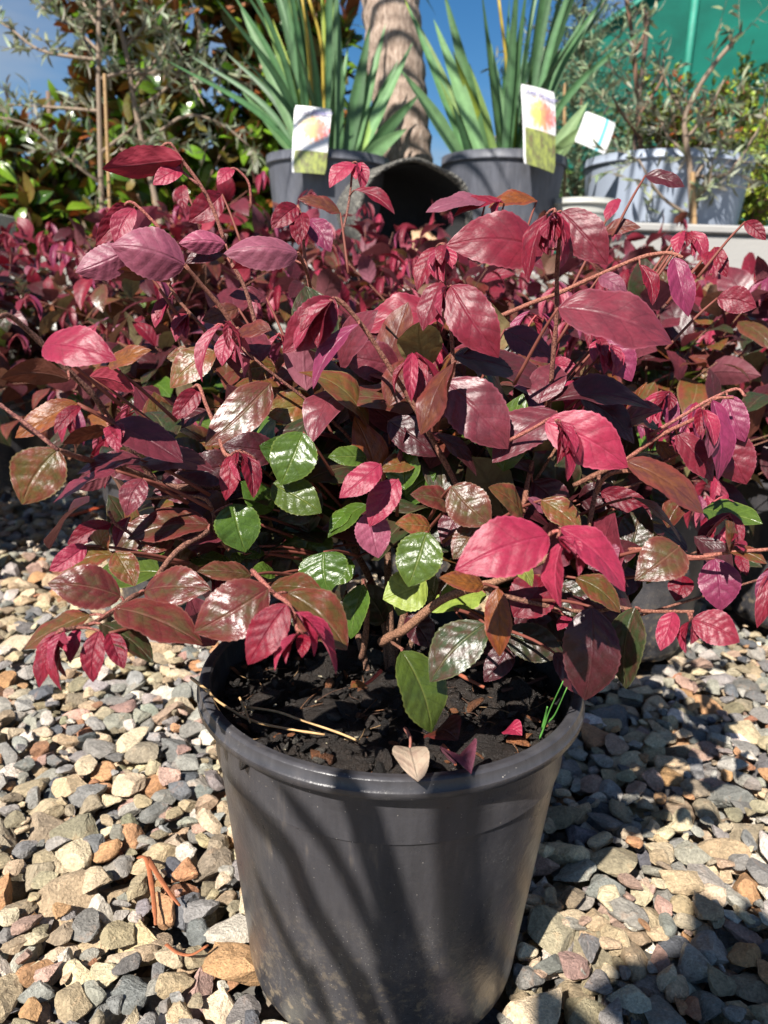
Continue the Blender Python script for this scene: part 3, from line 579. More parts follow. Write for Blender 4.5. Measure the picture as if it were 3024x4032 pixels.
 ('F',520,650,782,746,155,.48,'dgreen',dict(bright=.7)), ('F',900,538,868,942,235,.415,'burg',dict(bright=.85)), ('F',735,735,862,926,95,.44,'burg',{}), ('F',545,700,433,862,112,.48,'burg',{}), ('F',700,420,560,582,205,.46,'crim',dict(bright=.7)), ('F',828,412,1022,562,105,.44,'olive',dict(bright=.8)), ('F',800,580,750,640,50,.46,'pink',{}),
 ('F',75,728,205,1082,200,.405,'green',dict(fold=14,camber=.12)), ('F',960,280,1010,330,70,.45,'mauve',{}), ('F',560,330,640,450,60,.43,'lime',dict(bright=.9)),
 ('D',1130,-10,1300,40,60,.66,'burg',{}), ('D',1290,230,1270,330,56,.66,'pink',dict(fold=24)), ('D',1330,230,1385,360,60,.66,'pink',dict(fold=24)), ('D',1310,235,1330,340,40,.66,'pink',dict(fold=38)), ('D',940,240,1110,215,60,.66,'brown',{}), ('D',1430,300,1480,430,70,.64,'crim',{}), ('D',1410,320,1400,420,50,.64,'pink',dict(fold=34)),
 ('D',440,100,180,150,60,.72,'mauve',{}), ('D',520,110,300,170,50,.72,'crim',{}), ('D',660,100,450,130,60,.75,'amber',{}), ('D',500,90,480,170,30,.72,'pink',{}), ('D',1010,90,960,190,50,.74,'pink',{}), ('D',1560,190,1650,270,60,.62,'crim',{}), ('D',1440,520,1610,560,110,.60,'pinkred',{}),
]
STEMS = [  # crop, points, Y start, Y end, radius start/end in mm, colour
 ('A',[(690,640),(735,620),(785,690),(860,790),(920,900),(972,1045)],.61,.62,1.1,1.7,(150,76,70)), ('A',[(785,740),(860,800)],.61,.61,1,1,(160,80,80)), ('A',[(520,905),(560,872),(605,900),(650,945),(692,988)],.60,.60,1.1,1.3,(170,76,76)),
 ('A',[(940,770),(1000,728),(1040,745),(1078,800),(1085,900)],.78,.78,1,1.3,(150,60,64)), ('A',[(1525,703),(1512,840),(1495,940),(1470,1035)],.74,.72,1,1.3,(120,60,60)),
 ('A',[(1285,885),(1308,960),(1315,1090),(1345,1290),(1360,1400)],.62,.62,1.1,1.6,(150,76,66)), ('C',[(800,158),(870,242),(950,335),(1040,470)],.55,.58,1.4,1.7,(160,92,76)), ('C',[(1288,106),(1330,200),(1345,280)],.53,.60,1.2,1.3,(150,80,70)), ('C',[(1000,150),(1060,260),(1110,430),(1160,560)],.58,.58,1.4,1.6,(120,60,54)),
 ('C',[(720,225),(780,320),(870,420),(940,520)],.59,.59,1.2,1.5,(140,80,66)), ('C',[(-10,385),(38,375),(110,430),(190,505),(300,620),(400,715),(445,785),(492,850),(545,930),(620,1020),(700,1110),(960,1120)],.41,.50,1.3,2.6,(96,48,42)),
 ('C',[(250,958),(330,985),(420,1010),(600,1060),(700,1115)],.40,.50,1.5,2.0,(134,80,62)), ('C',[(0,760),(40,790),(120,850),(250,958)],.41,.40,1.1,1.2,(110,40,48)), ('C',[(830,690),(860,680),(890,760),(940,880),(970,970),(1010,985)],.52,.48,1.1,1.5,(160,84,74)), ('C',[(990,460),(1025,430),(1055,480),(1080,640),(1100,760)],.55,.56,1,1.4,(150,80,70)),
 ('C',[(1010,970),(1040,960),(1000,990),(960,1060)],.47,.49,1,1.2,(150,70,70)),
 ('E',[(470,125),(500,180),(555,215),(600,260),(640,300)],.44,.45,.9,1.2,(120,40,52)), ('E',[(270,640),(390,612),(480,560),(570,495),(640,455),(760,300),(900,210)],.36,.45,1.2,1.8,(110,60,48)), ('E',[(600,70),(860,62),(920,130),(930,205),(992,292)],.48,.46,1.0,1.6,(150,90,66)),
 ('E',[(1090,380),(1180,475),(1250,530),(1285,640)],.40,.34,1.4,1.0,(170,84,80)), ('E',[(1570,420),(1585,560),(1575,700),(1560,760)],.49,.51,2,2.4,(110,70,50)),
 ('D',[(735,135),(758,222),(748,400),(745,600),(730,780),(712,1000),(690,1080)],.48,.50,1.2,1.7,(110,44,40)), ('D',[(256,285),(262,440),(275,520),(288,640),(300,830),(290,960)],.51,.50,1.1,1.4,(110,48,46)), ('P',[(700,660),(722,645),(748,662),(792,716),(840,790),(896,880),(940,960),(986,1048),(1010,1120)],.46,.48,1.2,2.0,(124,66,52)),
 ('D',[(495,602),(640,540),(750,500),(900,432),(1100,347),(1225,325),(1290,345)],.62,.58,1.8,1.4,(168,94,78)), ('D',[(535,1138),(640,1085),(720,1042),(755,1055)],.46,.435,1.2,1.0,(176,90,84)), ('D',[(1040,1222),(1200,1110),(1360,1030),(1420,958),(1510,950)],.49,.48,1.5,1.0,(160,82,70)), ('D',[(1150,1110),(1270,1040),(1400,962),(1520,912),(1560,945)],.52,.50,1.3,1.0,(176,96,90)),
 ('D',[(1040,1222),(900,1290),(820,1330)],.49,.50,1.6,1.9,(130,74,54)),
 ('H',[(400,1065),(510,1060),(800,1100),(1040,1132),(1300,1090),(1680,1060)],.46,.42,1.4,1.0,(170,88,76)), ('H',[(310,1580),(450,1610),(650,1622),(990,1622)],.44,.40,1.4,.9,(150,84,66)), ('H',[(440,350),(230,380),(120,520),(60,750),(30,960)],.45,.49,1.3,1.6,(140,80,60)),
 ('F',[(-10,690),(40,660),(95,632),(240,512),(380,456),(500,420),(760,300)],.485,.43,3.4,2.4,(150,104,76)), ('F',[(30,688),(82,722)],.47,.41,1.1,.9,(160,100,76)), ('F',[(700,240),(740,210),(790,215)],.365,.36,1.0,1.0,(190,80,80)), ('F',[(240,510),(245,470)],.46,.46,.8,.5,(150,100,76)), ('F',[(600,130),(620,0),(640,-90)],.47,.50,1.8,1.5,(130,70,50)), ('F',[(880,215),(910,60),(930,-30)],.46,.48,1.5,1.3,(120,66,50)),
 ('F',[(430,450),(560,500),(860,560),(1000,540),(1100,555)],.45,.43,1.6,1.2,(110,66,50)),
]
def leaf_px(mb, spec, r, nv=26, nu=9, serr=.022):
    c, bx, by, tx, ty, wpx, Y, typ, o = spec
    B = at(*S_(c, bx, by), Y); T = at(*S_(c, tx, ty), Y - o.get('dy', .012)); k = CROP[c][2]
    Lr = np.linalg.norm(T - B); Mid = (B + T) / 2; v = nrm(Mid - CAM); dep = (Mid - CAM) @ FW
    wr = wpx * k * dep / FPX * 1.06; W = max(wr * 1.02, LT[typ][7] * Lr) if not o.get('exact') else wr * 1.02
    a = nrm(T - B); e1 = nrm(-v + a * (v @ a)); e2 = np.cross(a, e1)
    cs = min(1.0, max(.10, wr / W)); sn = math.sqrt(1 - cs * cs)
    best = None
    for sg in (1, -1):
        n = nrm(cs * e1 + sg * sn * e2)
        up = n if o.get('side', 'u') == 'u' else -n
        sc_ = up[2] + .5 * (up @ SUN)
        if best is None or sc_ > best[0]: best = (sc_, up)
    leaf(mb, B, T, best[1], W, typ, r, nv, nu, serr, camber=o.get('camber', .09), fold=o.get('fold'), wav=o.get('wav', .09), twist=o.get('twist', 0), shape=o.get('shape', 0), bright=o.get('bright', 1.0), curl=o.get('curl', .25))
    return B, W
def petiole(mb, B, D, r, col, rad=.0007): tube(mb, [B, B + D * .5 + [0, 0, -.001], B + D], rad * 1.2, rad, 5, 4, col=np.array([*lin(col), 1]))

def dome_shrub(sb, lb, r, base, n_br, rad, top, zmid, types, lsize, nv=7, nu=5, droop=.35, accept=None, rstem=.0016, serr=0.0, squash=1.0, tip=True, fill=.45):
    """branches arching out of base to a dome, alternate leaves along them, limp pink shoots at the ends"""
    base = np.asarray(base, float)
    for b in range(n_br):
        az = 2.399963 * b + r.normal() * .25; q = (b + .5) / n_br; el = math.asin(min(1, .10 + .9 * q ** .8)) if r.random() < .75 else r.uniform(.1, 1.2)
        rr = r.uniform(.75, 1.08)
        end = base + np.array([math.cos(az) * math.cos(el) * rad * rr, math.sin(az) * math.cos(el) * rad * rr * squash, zmid + math.sin(el) * (top - zmid) * rr])
        mid = base + (end - base) * [.35, .35, .62] + r.normal(size=3) * .02
        pts = crspline([base + r.normal(size=3) * [.012, .012, 0], mid, end + r.normal(size=3) * [.01, .01, 0]], 24)
        if accept is None or (accept(end) and r.random() < .28): tube(sb, pts[::3] if accept is None else pts[9::2], rstem, rstem * .55, 5, 8, col=np.array([*lin((120, 66, 54)), 1]) * [*r.uniform(.7, 1.2, 3), 1])
        nl = int(r.integers(9, 14)); az0 = r.random() * 6.28
        for q_ in range(nl):
            t_ = fill * .6 + (1 - fill * .6) * (q_ + r.random() * .6) / nl; k = min(22, int(t_ * 23)); p = pts[k]
            d = nrm(pts[k + 1] - pts[k]); az0 += 2.4 + r.normal() * .4
            s1 = nrm(np.cross(d, [0.1, .2, 1.0])); s2 = np.cross(d, s1)
            out = nrm(math.cos(az0) * s1 + math.sin(az0) * s2 + d * r.uniform(.25, .8) + [0, 0, r.uniform(-.25, .2) - droop * .3])
            L = lsize * r.uniform(.72, 1.25) * (1 - .25 * (t_ > .9))
            B = p + out * .006; T = B + out * L + np.array([0, 0, -droop * L * r.uniform(0, .7)])
            if accept is not None and not (accept(B) and accept(T)): continue
            N = nrm(np.array([0, 0, 1.0]) + .55 * SUN + r.normal(size=3) * .45)
            typ = types(B, t_, r)
            leaf(lb, B, T, N, L * LT[typ][7] * r.uniform(.85, 1.1), typ, r, nv, nu, serr, camber=r.uniform(.05, .16), wav=.12, curl=r.uniform(0, .4))
        if tip and (accept is None or accept(end)) and r.random() < .7:
            e = pts[-1]; d = nrm(pts[-1] - pts[-3]); hook = e + d * .012 + [0, 0, .004]
            leafy_tube(lb, [e, hook, hook + d * .008 + [0, 0, -.008]], rstem * .5, rstem * .35, 7, (176, 84, 84))
            for q_ in range(int(r.integers(4, 7))):
                B = hook + r.normal(size=3) * .003; a_ = r.random() * 6.28
                L = lsize * r.uniform(.4, .85); out = nrm([math.cos(a_) * .5, math.sin(a_) * .5, -1.0])
                leaf(lb, B, B + out * L, nrm([math.cos(a_), math.sin(a_), .5]), L * .34, ['pink', 'pink', 'crim', 'magenta', 'pinkred'][int(r.integers(5))], r, nv, nu, serr, fold=r.uniform(24, 44), camber=.12)

def hero():
    r = np.random.default_rng(21); cx, cy = .0085, .501
    root = thing('potted_shrub', 'burgundy leaved fringe-flower shrub in the big black pot standing in front of all the others', 'potted shrub', (cx, cy, 0), 'burgundy shrubs in black pots')
    pot(root, cx, cy, chips=1500, seed=4, n=120)
    stemb = MB(); r0 = np.array([.004, .530, .222])
    tops = []
    for k, (dx, dy, dz, rad) in enumerate([(-.06, .06, .14, 3.4), (.0, .07, .16, 3.4), (.03, .10, .14, 3), (-.10, .10, .13, 2.8), (.10, .10, .13, 2.8)]):
        e = r0 + [dx, dy, dz]; tops.append(e)
        tube(stemb, [r0 + r.normal(size=3) * [.012, .008, 0] + [0, 0, -.006], r0 + np.array([dx * .35, dy * .35, dz * .5]) + r.normal(size=3) * .008, e], rad / 1000, rad / 1600, 8, 14, jitter=.08, rng=r, col=np.array([*lin((104, 72, 54)), 1]))
    stemb.build('trunk', M_STEM, root)
    br = []
    for c, pts, y0, y1, a, b, colr in STEMS:
        n = len(pts); w3 = [at(*S_(c, *p), y0 + (y1 - y0) * i / (n - 1)) for i, p in enumerate(pts)]
        br.append((np.array(w3), a, b, colr, MB(), MB()))
        tube(br[-1][4], w3, a / 1000, b / 1000, 7, jitter=.12, rng=r, col=np.array([*lin(colr), 1]))
    dense = [crspline(b[0], 40) for b in br]
    loose, loose_st = MB(), Pieces()
    for sp in HERO:
        tmp = MB(); c, bx, by = sp[:3]; B0 = at(*S_(c, bx, by), sp[6])
        dd = [np.linalg.norm(d - B0, axis=1).min() for d in dense]; k = int(np.argmin(dd))
        if dd[k] < .018:
            lb, st = br[k][5], br[k][4]; q = dense[k][np.argmin(np.linalg.norm(dense[k] - B0, axis=1))]
        else:
            lb, st = loose, loose_st; q = None
        leaf_px(lb, sp, r)
        if (sp[8].get('fold') or 0) >= 34:                       # limp new shoots hang in twos and threes
            for q_ in range(2):
                an = r.uniform(.10, .38) * (1 if q_ else -1); k_ = r.uniform(.5, .85); dx_, dy_ = sp[3] - bx, sp[4] - by
                leaf_px(lb, (c, bx, by, bx + k_ * (dx_ * math.cos(an) - dy_ * math.sin(an)), by + k_ * (dx_ * math.sin(an) + dy_ * math.cos(an)), sp[5] * r.uniform(.7, 1.0), sp[6] + r.uniform(-.006, .006), ['pink', 'crim', 'pinkred'][int(r.integers(3))], dict(fold=r.uniform(26, 42), bright=r.uniform(.9, 1.15))), r, 18, 7)
        if q is not None: tube(st, [q, (q + B0) / 2 + [0, 0, .0008], B0], .0009, .0007, 5, 5, col=np.array([*lin((150, 70, 66)), 1]))
        else:
            ctr = np.array([.01, .56, .34]); dv = nrm(ctr - B0 + [0, 0, .0])
            leafy_tube(lb, [B0, B0 + dv * .018 + [0, 0, -.003], B0 + dv * .045 + [0, 0, -.012]], .0008, .0013, 7, (128, 70, 58))
    for w3, a, b, colr, sm, lm in br:
        o = child_base(sm.build('branch', M_STEM, root))
        if lm.n: lm.build('foliage', M_LEAF, o)
    def types(B, t, r):
        z = B[2] + r.normal() * .03
        if z > .47: q = ['pinkred', 'plum', 'burg', 'crim', 'burg', 'mauve', 'bronzer', 'plum', 'brown']
        elif z > .40: q = ['burg', 'bronze', 'olive', 'brown', 'plum', 'bronzer', 'amber', 'dgreen']
        else: q = ['green', 'dgreen', 'burg', 'green', 'olive', 'dgreen', 'dgreen']
        return q[int(r.integers(len(q)))]
    def acc(p):
        if p[1] < .485 or p[2] < .29: return False
        d = p - CAM; dep = d @ FW; px = (1512 + FPX * (d @ RT) / dep) / 1.8228; py = (2016 - FPX * (d @ UPV) / dep) / 1.8228
        return py > (470 if px > 250 else 600) and py < 1360 and px > 20
    dome_shrub(loose_st, loose, r, r0, 72, .30, .28, .08, types, .052, 12, 7, accept=acc, squash=.9, serr=.012, fill=.8)
    def acc2(p): return acc(p) and p[1] > .53
    def acc3(p):
        if p[2] < .262 or p[1] < .44 + max(0, .10 - abs(p[0])) : return False
        if abs(p[0] - .0085) < .075: return False
        d = p - CAM; dep = d @ FW; px = (1512 + FPX * (d @ RT) / dep) / 1.8228; py = (2016 - FPX * (d @ UPV) / dep) / 1.8228
        return py < 1400 and 330 < px < 1400 and not (560 < px < 930 and py > 900)
    def low(B, t, r): return ['burg', 'dgreen', 'burg', 'bronze', 'dgreen', 'crim', 'plum', 'olive'][int(r.integers(8))]
    dome_shrub(loose_st, loose, r, r0 + [0, .03, .03], 64, .27, .14, .04, low, .052, 12, 7, accept=acc3, squash=.85, fill=.7, tip=False, serr=.012)
    dome_shrub(loose_st, loose, r, r0 + [0, .02, .02], 26, .20, .18, .04, types, .050, 10, 5, accept=acc2, fill=1.1, tip=False)
    for pm_ in loose_st.p: pm_.build('branch', M_STEM, root)
    loose.build('foliage', M_LEAF, root)
    return root
# ------------------------------------------------------------------ the other shrubs of the same kind
GROUP = 'burgundy shrubs in black pots'
def neighbour(label, x, y, seed, n_br=30, rad=.29, top=.36, tilt=None, green=.35, mat=None, h=.25):
    r = np.random.default_rng(seed)
    root = thing('potted_shrub', label, 'potted shrub', (x, y, 0), GROUP)
    pot(root, x, y, mat=mat or M_POT, n=48, tilt=tilt, chips=60, seed=seed, h=h)
    sb, lb = MB(), MB()
    def types(B, t, r):
        z = B[2] + r.normal() * .05
        if z > .47: q = ['pinkred', 'plum', 'burg', 'mauve', 'burg', 'crim', 'pinkred', 'crim', 'brown', 'plum', 'bronzer', 'burg']
        elif z > .38: q = ['burg', 'bronze', 'plum', 'brown', 'amber', 'bronzer', 'burg', 'dgreen', 'olive']
        else: q = ['burg', 'dgreen', 'green', 'olive', 'burg', 'brown']
        return q[int(r.integers(len(q)))]
    off = np.array([0, 0, 0.]) if tilt is None else np.array([math.sin(tilt[1]) * .25, -math.sin(tilt[0]) * .25, 0])
    dome_shrub(sb, lb, r, np.array([x, y, .225]) + off, n_br, rad, top, .03, types, .066, 7, 5, fill=.6)
    sb.build('stems', M_STEM, root); lb.build('foliage', M_LEAF, root)
    return root
def copy_tree(o, label, loc, rz):
    c = o.copy(); COL.objects.link(c); c.location = loc; c.rotation_euler = (0, 0, rz); c['label'] = label
    def kids(a, b):
        for ch in list(a.children):
            if ch.name in done: continue
            d = ch.copy(); done.add(d.name); COL.objects.link(d); d.parent = b; kids(ch, d)
    done = set(); kids(o, c)
    return c
def neighbours():
    d = neighbour('nearest burgundy shrub at the left edge, its sprays blurred above the bare gravel', -.93, 1.36, 36, n_br=34, rad=.40, top=.36)
    a = neighbour('burgundy shrub in the black pot just behind the big pot on its left side', -.31, 1.17, 31, rad=.27, top=.30)
    b = neighbour('burgundy shrub in the leaning black pot just behind the big pot on its right', .36, 1.12, 32, rad=.30, top=.33, tilt=(0, R(7), 0))
    c = neighbour('burgundy shrub at the far left with its black pot half out of the frame', -.98, 1.95, 33, n_br=38, rad=.40, top=.44)
    for k, (src, x, y, rz, scl, lab) in enumerate([
        (c, .08, 1.42, 2.0, 1.0, 'burgundy shrub standing directly behind the front one, in the second row'),
        (a, .70, 1.22, 1.1, 1.0, 'burgundy shrub at the right edge whose black pot stands in deep shade'),
        (c, -.44, 1.72, 4.0, 1.08, 'burgundy shrub between the front shrub and the olive stakes on the left'),
        (c, .52, 1.62, 5.2, 1.0, 'burgundy shrub in front of the small grey pot and the white wall'),
        (c, .98, 1.78, .6, 1.06, 'burgundy shrub at the right edge against the shadowed white wall'),
        (c, -.02, 2.08, 3.1, 1.16, 'burgundy shrub right below the tipped black mesh tub'),
        (c, -.52, 2.22, 1.7, 1.24, 'burgundy shrub below the left grey pot of sword-shaped leaves'),
        (c, .58, 2.18, 2.7, 1.16, 'burgundy shrub below the right grey pot of sword-shaped leaves'),
        (c, -1.22, 2.28, .4, 1.16, 'burgundy shrub in the back row in front of the low grey wall'),
        (a, 1.25, 2.25, 2.2, 1.1, 'burgundy shrub in the back row in front of the white wall at far right')]):
        copy_tree(src, lab, (x, y, 0), rz).scale = (scl,) * 3

# ------------------------------------------------------------------ walls, bench, shade house
ZW = P(1500, 485, 2.72)[2]
def structures():
    cream = plain('white render', (158, 156, 152), .8, .06, 6, .001, 90)
    conc = plain('concrete', (150, 148, 142), .85, .2, 9, .0015, 120)
    mb = MB(); box(mb, (.78, 2.72, -.03), (4.2, 2.92, ZW - .03), bevel=.006)
    cap = MB(); box(cap, (.765, 2.705, ZW - .028), (4.2, 2.935, ZW), bevel=.006)
    wr = thing('white_wall', 'low white rendered wall behind the shrubs on the right', 'wall', (.78, 2.72, 0))
    mb.build('wall_face', cream, wr, False); cap.build('coping', cream, wr, False)
    mb = MB(); box(mb, (.78, 2.94, -.03), (7, 9, ZW - .035)); tag(mb.build('terrace', plain('terrace soil', (96, 84, 68), .95, .4, 14, .01, 40), None, False), 'raised soil terrace behind the white wall', 'terrace', kind='structure')
    mb = MB(); box(mb, (-1.25, 2.62, -.03), (.75, 3.75, .6), bevel=.008)
    single(mb, 'concrete_bench', conc, 'grey concrete display bench carrying the two grey pots and the palm', 'bench', (-.25, 3.2, 0), smooth=False)
    zt = P(40, 455, 3.05)[2]
    lw = thing('grey_wall', 'low grey block wall at the far left below the magnolia', 'wall', (-2.2, 3.1, 0))
    mb = MB()
    for rr_ in range(5):
        for q in range(6):
            x0 = -3.6 + q * .40 + (rr_ % 2) * .2 ; x1 = min(x0 + .393, -1.5)
            if x1 - x0 > .05: box(mb, (x0, 3.05, rr_ * zt / 5 - .0), (x1, 3.25, (rr_ + 1) * zt / 5 - .006), bevel=.005)
    mb.build('blocks', conc, lw, False)
    # shade house
    Y = 6.0; t = NT('shade cloth'); tco = t.n('TexCoord').outputs['Object']
    mpn = t.n('Mapping', Vector=tco); mpn.inputs['Scale'].default_value = (60, 60, 220)
    n1 = t.noise(mpn, 4, 2); n2 = t.noise(tco, .8, 5, .6, 1.5)
    c = t.mix(1.0, c4((10, 130, 112)), t.ramp(n2.outputs[0], (.35, g(.62)), (.48, g(.95)), (.62, g(1.2))), 'MULTIPLY'); c = t.mix(1.0, c, t.ramp(n1.outputs[0], (.3, g(.85)), (.7, g(1.1))), 'MULTIPLY')
    cloth = t.done(t.n('MixShader', i0=.45, i1=t.n('BsdfPrincipled', Base__Color=c, Roughness=.7), i2=t.n('BsdfTranslucent', Color=c)))
    e = P(1222, 118, Y); tp = P(1352, -4, Y); sl_ = (tp[2] - e[2]) / (tp[0] - e[0]); rx = e[0] + 2.6; rz_ = e[2] + sl_ * 2.6 * .72
    root = thing('shade_house', 'teal green shade cloth nursery house with a sloping eave', 'shade house', (e[0], Y, 0))
    def sheet(poly, th, name):
        mb = MB(); p = np.array(poly, float); d = nrm(np.cross(p[1] - p[0], p[2] - p[0])) * th; k = len(p)
        v = np.vstack([p, p + d]); fs = [np.array([list(range(k))[::-1], [k + i for i in range(k)]]), np.array([[i, (i + 1) % k, k + (i + 1) % k, k + i] for i in range(k)])]
        mb.add(v, fs); return mb.build(name, cloth, root, False)
    x1 = rx + 2.6
    sheet([(e[0], Y, .0), (x1, Y, .0), (x1, Y, e[2]), (rx, Y, rz_), (e[0], Y, e[2])], .01, 'end_cloth')
    sheet([(e[0], Y, 0), (e[0], Y, e[2]), (e[0], Y + 6, e[2]), (e[0], Y + 6, 0)], .01, 'side_cloth')
    sheet([(e[0] - .05, Y - .02, e[2] + .004), (rx, Y - .02, rz_ + .03), (rx, Y + 6, rz_ + .03), (e[0] - .05, Y + 6, e[2] + .004)], .012, 'roof_cloth')
    sheet([(rx, Y - .02, rz_ + .03), (x1, Y - .02, e[2] + .03), (x1, Y + 6, e[2] + .03), (rx, Y + 6, rz_ + .03)], .012, 'roof_cloth')
    pm = plain('green painted pipe', (40, 132, 112), .6)
    for px in (1478,):
        q = P(px, 200, Y - .03); mb = MB(); tube(mb, [(q[0], Y - .03, ZW - .3), (q[0], Y - .03, min(rz_, e[2] + sl_ * .72 * (q[0] - e[0]) + .0))], .026, seg=10); mb.build('post', pm, root)
    mb = MB(); tube(mb, [(e[0] - .02, Y - .04, e[2]), (rx, Y - .04, rz_)], .018, seg=8); mb.build('rafter', pm, root)

# ------------------------------------------------------------------ kangaroo-paw pots, tags, palm, tub
def blade(mb, pts, wid, col, N, n=18, fold=.25, seg=None):
    """sword-shaped leaf along pts, wid at its widest"""
    c = crspline(pts, n); t_ = np.gradient(c, axis=0); t_ /= np.linalg.norm(t_, axis=1)[:, None]
    x = np.cross(t_, N); x /= np.linalg.norm(x, axis=1)[:, None]; z = np.cross(x, t_)
    s = np.linspace(0, 1, n); w_ = wid * .5 * np.minimum(.75 + .6 * s, 1) * np.clip((1 - s) / .55, 0, 1) ** .75; w_[-1] = 1e-4
    U = np.array([-1, -.5, 0, .5, 1.0])
    v = c[:, None] + w_[:, None, None] * (U[None, :, None] * x[:, None] + fold * np.abs(U)[None, :, None] * z[:, None])
    i = np.arange(n - 1)[:, None] * 5; j = np.arange(4)[None]
    f = np.stack([i + j, i + j + 1, i + 5 + j + 1, i + 5 + j], -1).reshape(-1, 4)
    cl = np.array([*lin(col), 1.0]); cc = np.tile(cl, (n, 5, 1)); cc[:, 2, :3] *= 1.25
    mb.add(v.reshape(-1, 3), [f], col=cc.reshape(-1, 4))
M_BLADE = attr_material('sword leaf', .5, .22, .0006, 35, .18)
Q = lambda x, y, Y: at(950 + x * .8138, y * .8138, Y)
def paw_pot(label, pcx, Y, blades, stalks, seed):
    r = np.random.default_rng(seed); rim = P(pcx, 345, Y); x = rim[0]; h = rim[2] - .6; Rt = 118 / 1662 * (Y + .15)
    root = thing('potted_kangaroo_paw', label, 'potted plant', (x, Y, .6), 'sword-leaved plants in grey pots')
    pot(root, x, Y, .6, Rt=Rt, Rb=Rt * .80, h=h, mat=M_POT_FAR, rimh=.03, n=64, seed=seed)
    mb = MB(); base = np.array([x, Y, .6 + h - .03])
    for q in blades:
        bx, by, tx, ty, wd = q[:5]; dy = q[5] if len(q) > 5 else r.uniform(-.10, .06); colr = q[6] if len(q) > 6 else None
        B = Q(bx, by + 20, Y + r.uniform(-.05, .03)); B[2] = base[2]; d_ = B - base; d_[2] = 0; dn = np.linalg.norm(d_)
        if dn > Rt * .78: B = base + d_ * (Rt * .78 / dn)
        T = Q(tx, ty, Y + dy)
        Mv = (B + T) / 2 + np.array([0, 0, .05]) * np.linalg.norm((T - B)[:2]); wm = wd * .8138 * (Y + .25) / FPX
        colr = colr or [(96, 134, 86), (108, 144, 96), (84, 122, 78), (124, 152, 84)][int(r.integers(4))]
        blade(mb, [B, Mv, T], wm, np.array(colr) * r.uniform(.85, 1.1), nrm(np.array([r.normal() * .35, -1, .35])))
    for _ in range(44):
        a = r.random() * 6.28
        if math.cos(a) * (1 if pcx < 830 else -1) > .15: continue
        B = base + [math.cos(a) * .08, math.sin(a) * .08, 0]; sp_ = r.uniform(.1, 1.0); L = r.uniform(.5, 1.05) * (1.15 - .75 * sp_); T = B + np.array([math.cos(a) * .52 * sp_, math.sin(a) * .4 * sp_, L])
        blade(mb, [B, B + (T - B) * [.38, .38, .56], T], r.uniform(.022, .036), np.array((78, 116, 74)) * r.uniform(.8, 1.1), nrm(np.array([r.normal() * .6, -1, .2])))
    mb.build('foliage', M_BLADE, root)
    for pts in stalks:
        s = MB(); w3 = [Q(a, b, Y - .02) for a, b in pts]; tube(s, w3, .012, .009, 8, flat=.6, col=np.array([*lin((172, 150, 56)), 1])); s.build('flower_stem', M_BLADE, root)
    return root
def tag_text_material(kind, split=.46):
    t = NT('printed tag ' + kind); uv = t.attr('uvw'); sep = t.n('SeparateXYZ', Vector=uv.outputs['Vector']); U, V, _ = sep.outputs
    n1 = t.noise(uv.outputs['Vector'], 5, 4, .7); n2 = t.noise(uv.outputs['Vector'], 13, 3, .6); 
    if kind == 'stripe':
        c = t.mix(t.math('MULTIPLY', t.sstep(U, .66, .68), t.sstep(U, .78, .76)), g(.86), c4((110, 214, 226)))
    else:
        flower = t.ramp(t.math('ADD', t.math('MULTIPLY', U, .75), t.math('MULTIPLY', n1.outputs[0], .5)), (.40, lin((250, 214, 170))), (.52, lin((246, 214, 110))), (.66, lin((242, 160, 110))), (.92, lin((226, 100, 104))))
        flower = t.mix(t.sstep(n2.outputs[0], .56, .66), flower, c4((180, 70, 60)))
        bl = t.math('ADD', t.math('POWER', t.math('MULTIPLY', t.math('SUBTRACT', U, .56), 2.5), 2), t.math('POWER', t.math('MULTIPLY', t.math('SUBTRACT', V, .66), 5.6), 2))
        bl = t.math('ADD', bl, t.math('MULTIPLY', t.math('SUBTRACT', n2.outputs[0], .5), 4.0))
        c = t.mix(t.sstep(bl, 1.7, .3), g(.74), flower)
        lowc = t.ramp(n1.outputs[0], (.36, lin((112, 98, 72))), (.46, lin((116, 122, 76))), (.58, lin((156, 164, 86))), (.70, lin((96, 110, 66))))
        c = t.mix(t.math('LESS_THAN', V, split), c, lowc)
        c = t.mix(t.math('LESS_THAN', U, .06), c, g(.8))
    return t.done(t.n('BsdfPrincipled', Base__Color=c, Roughness=.35))
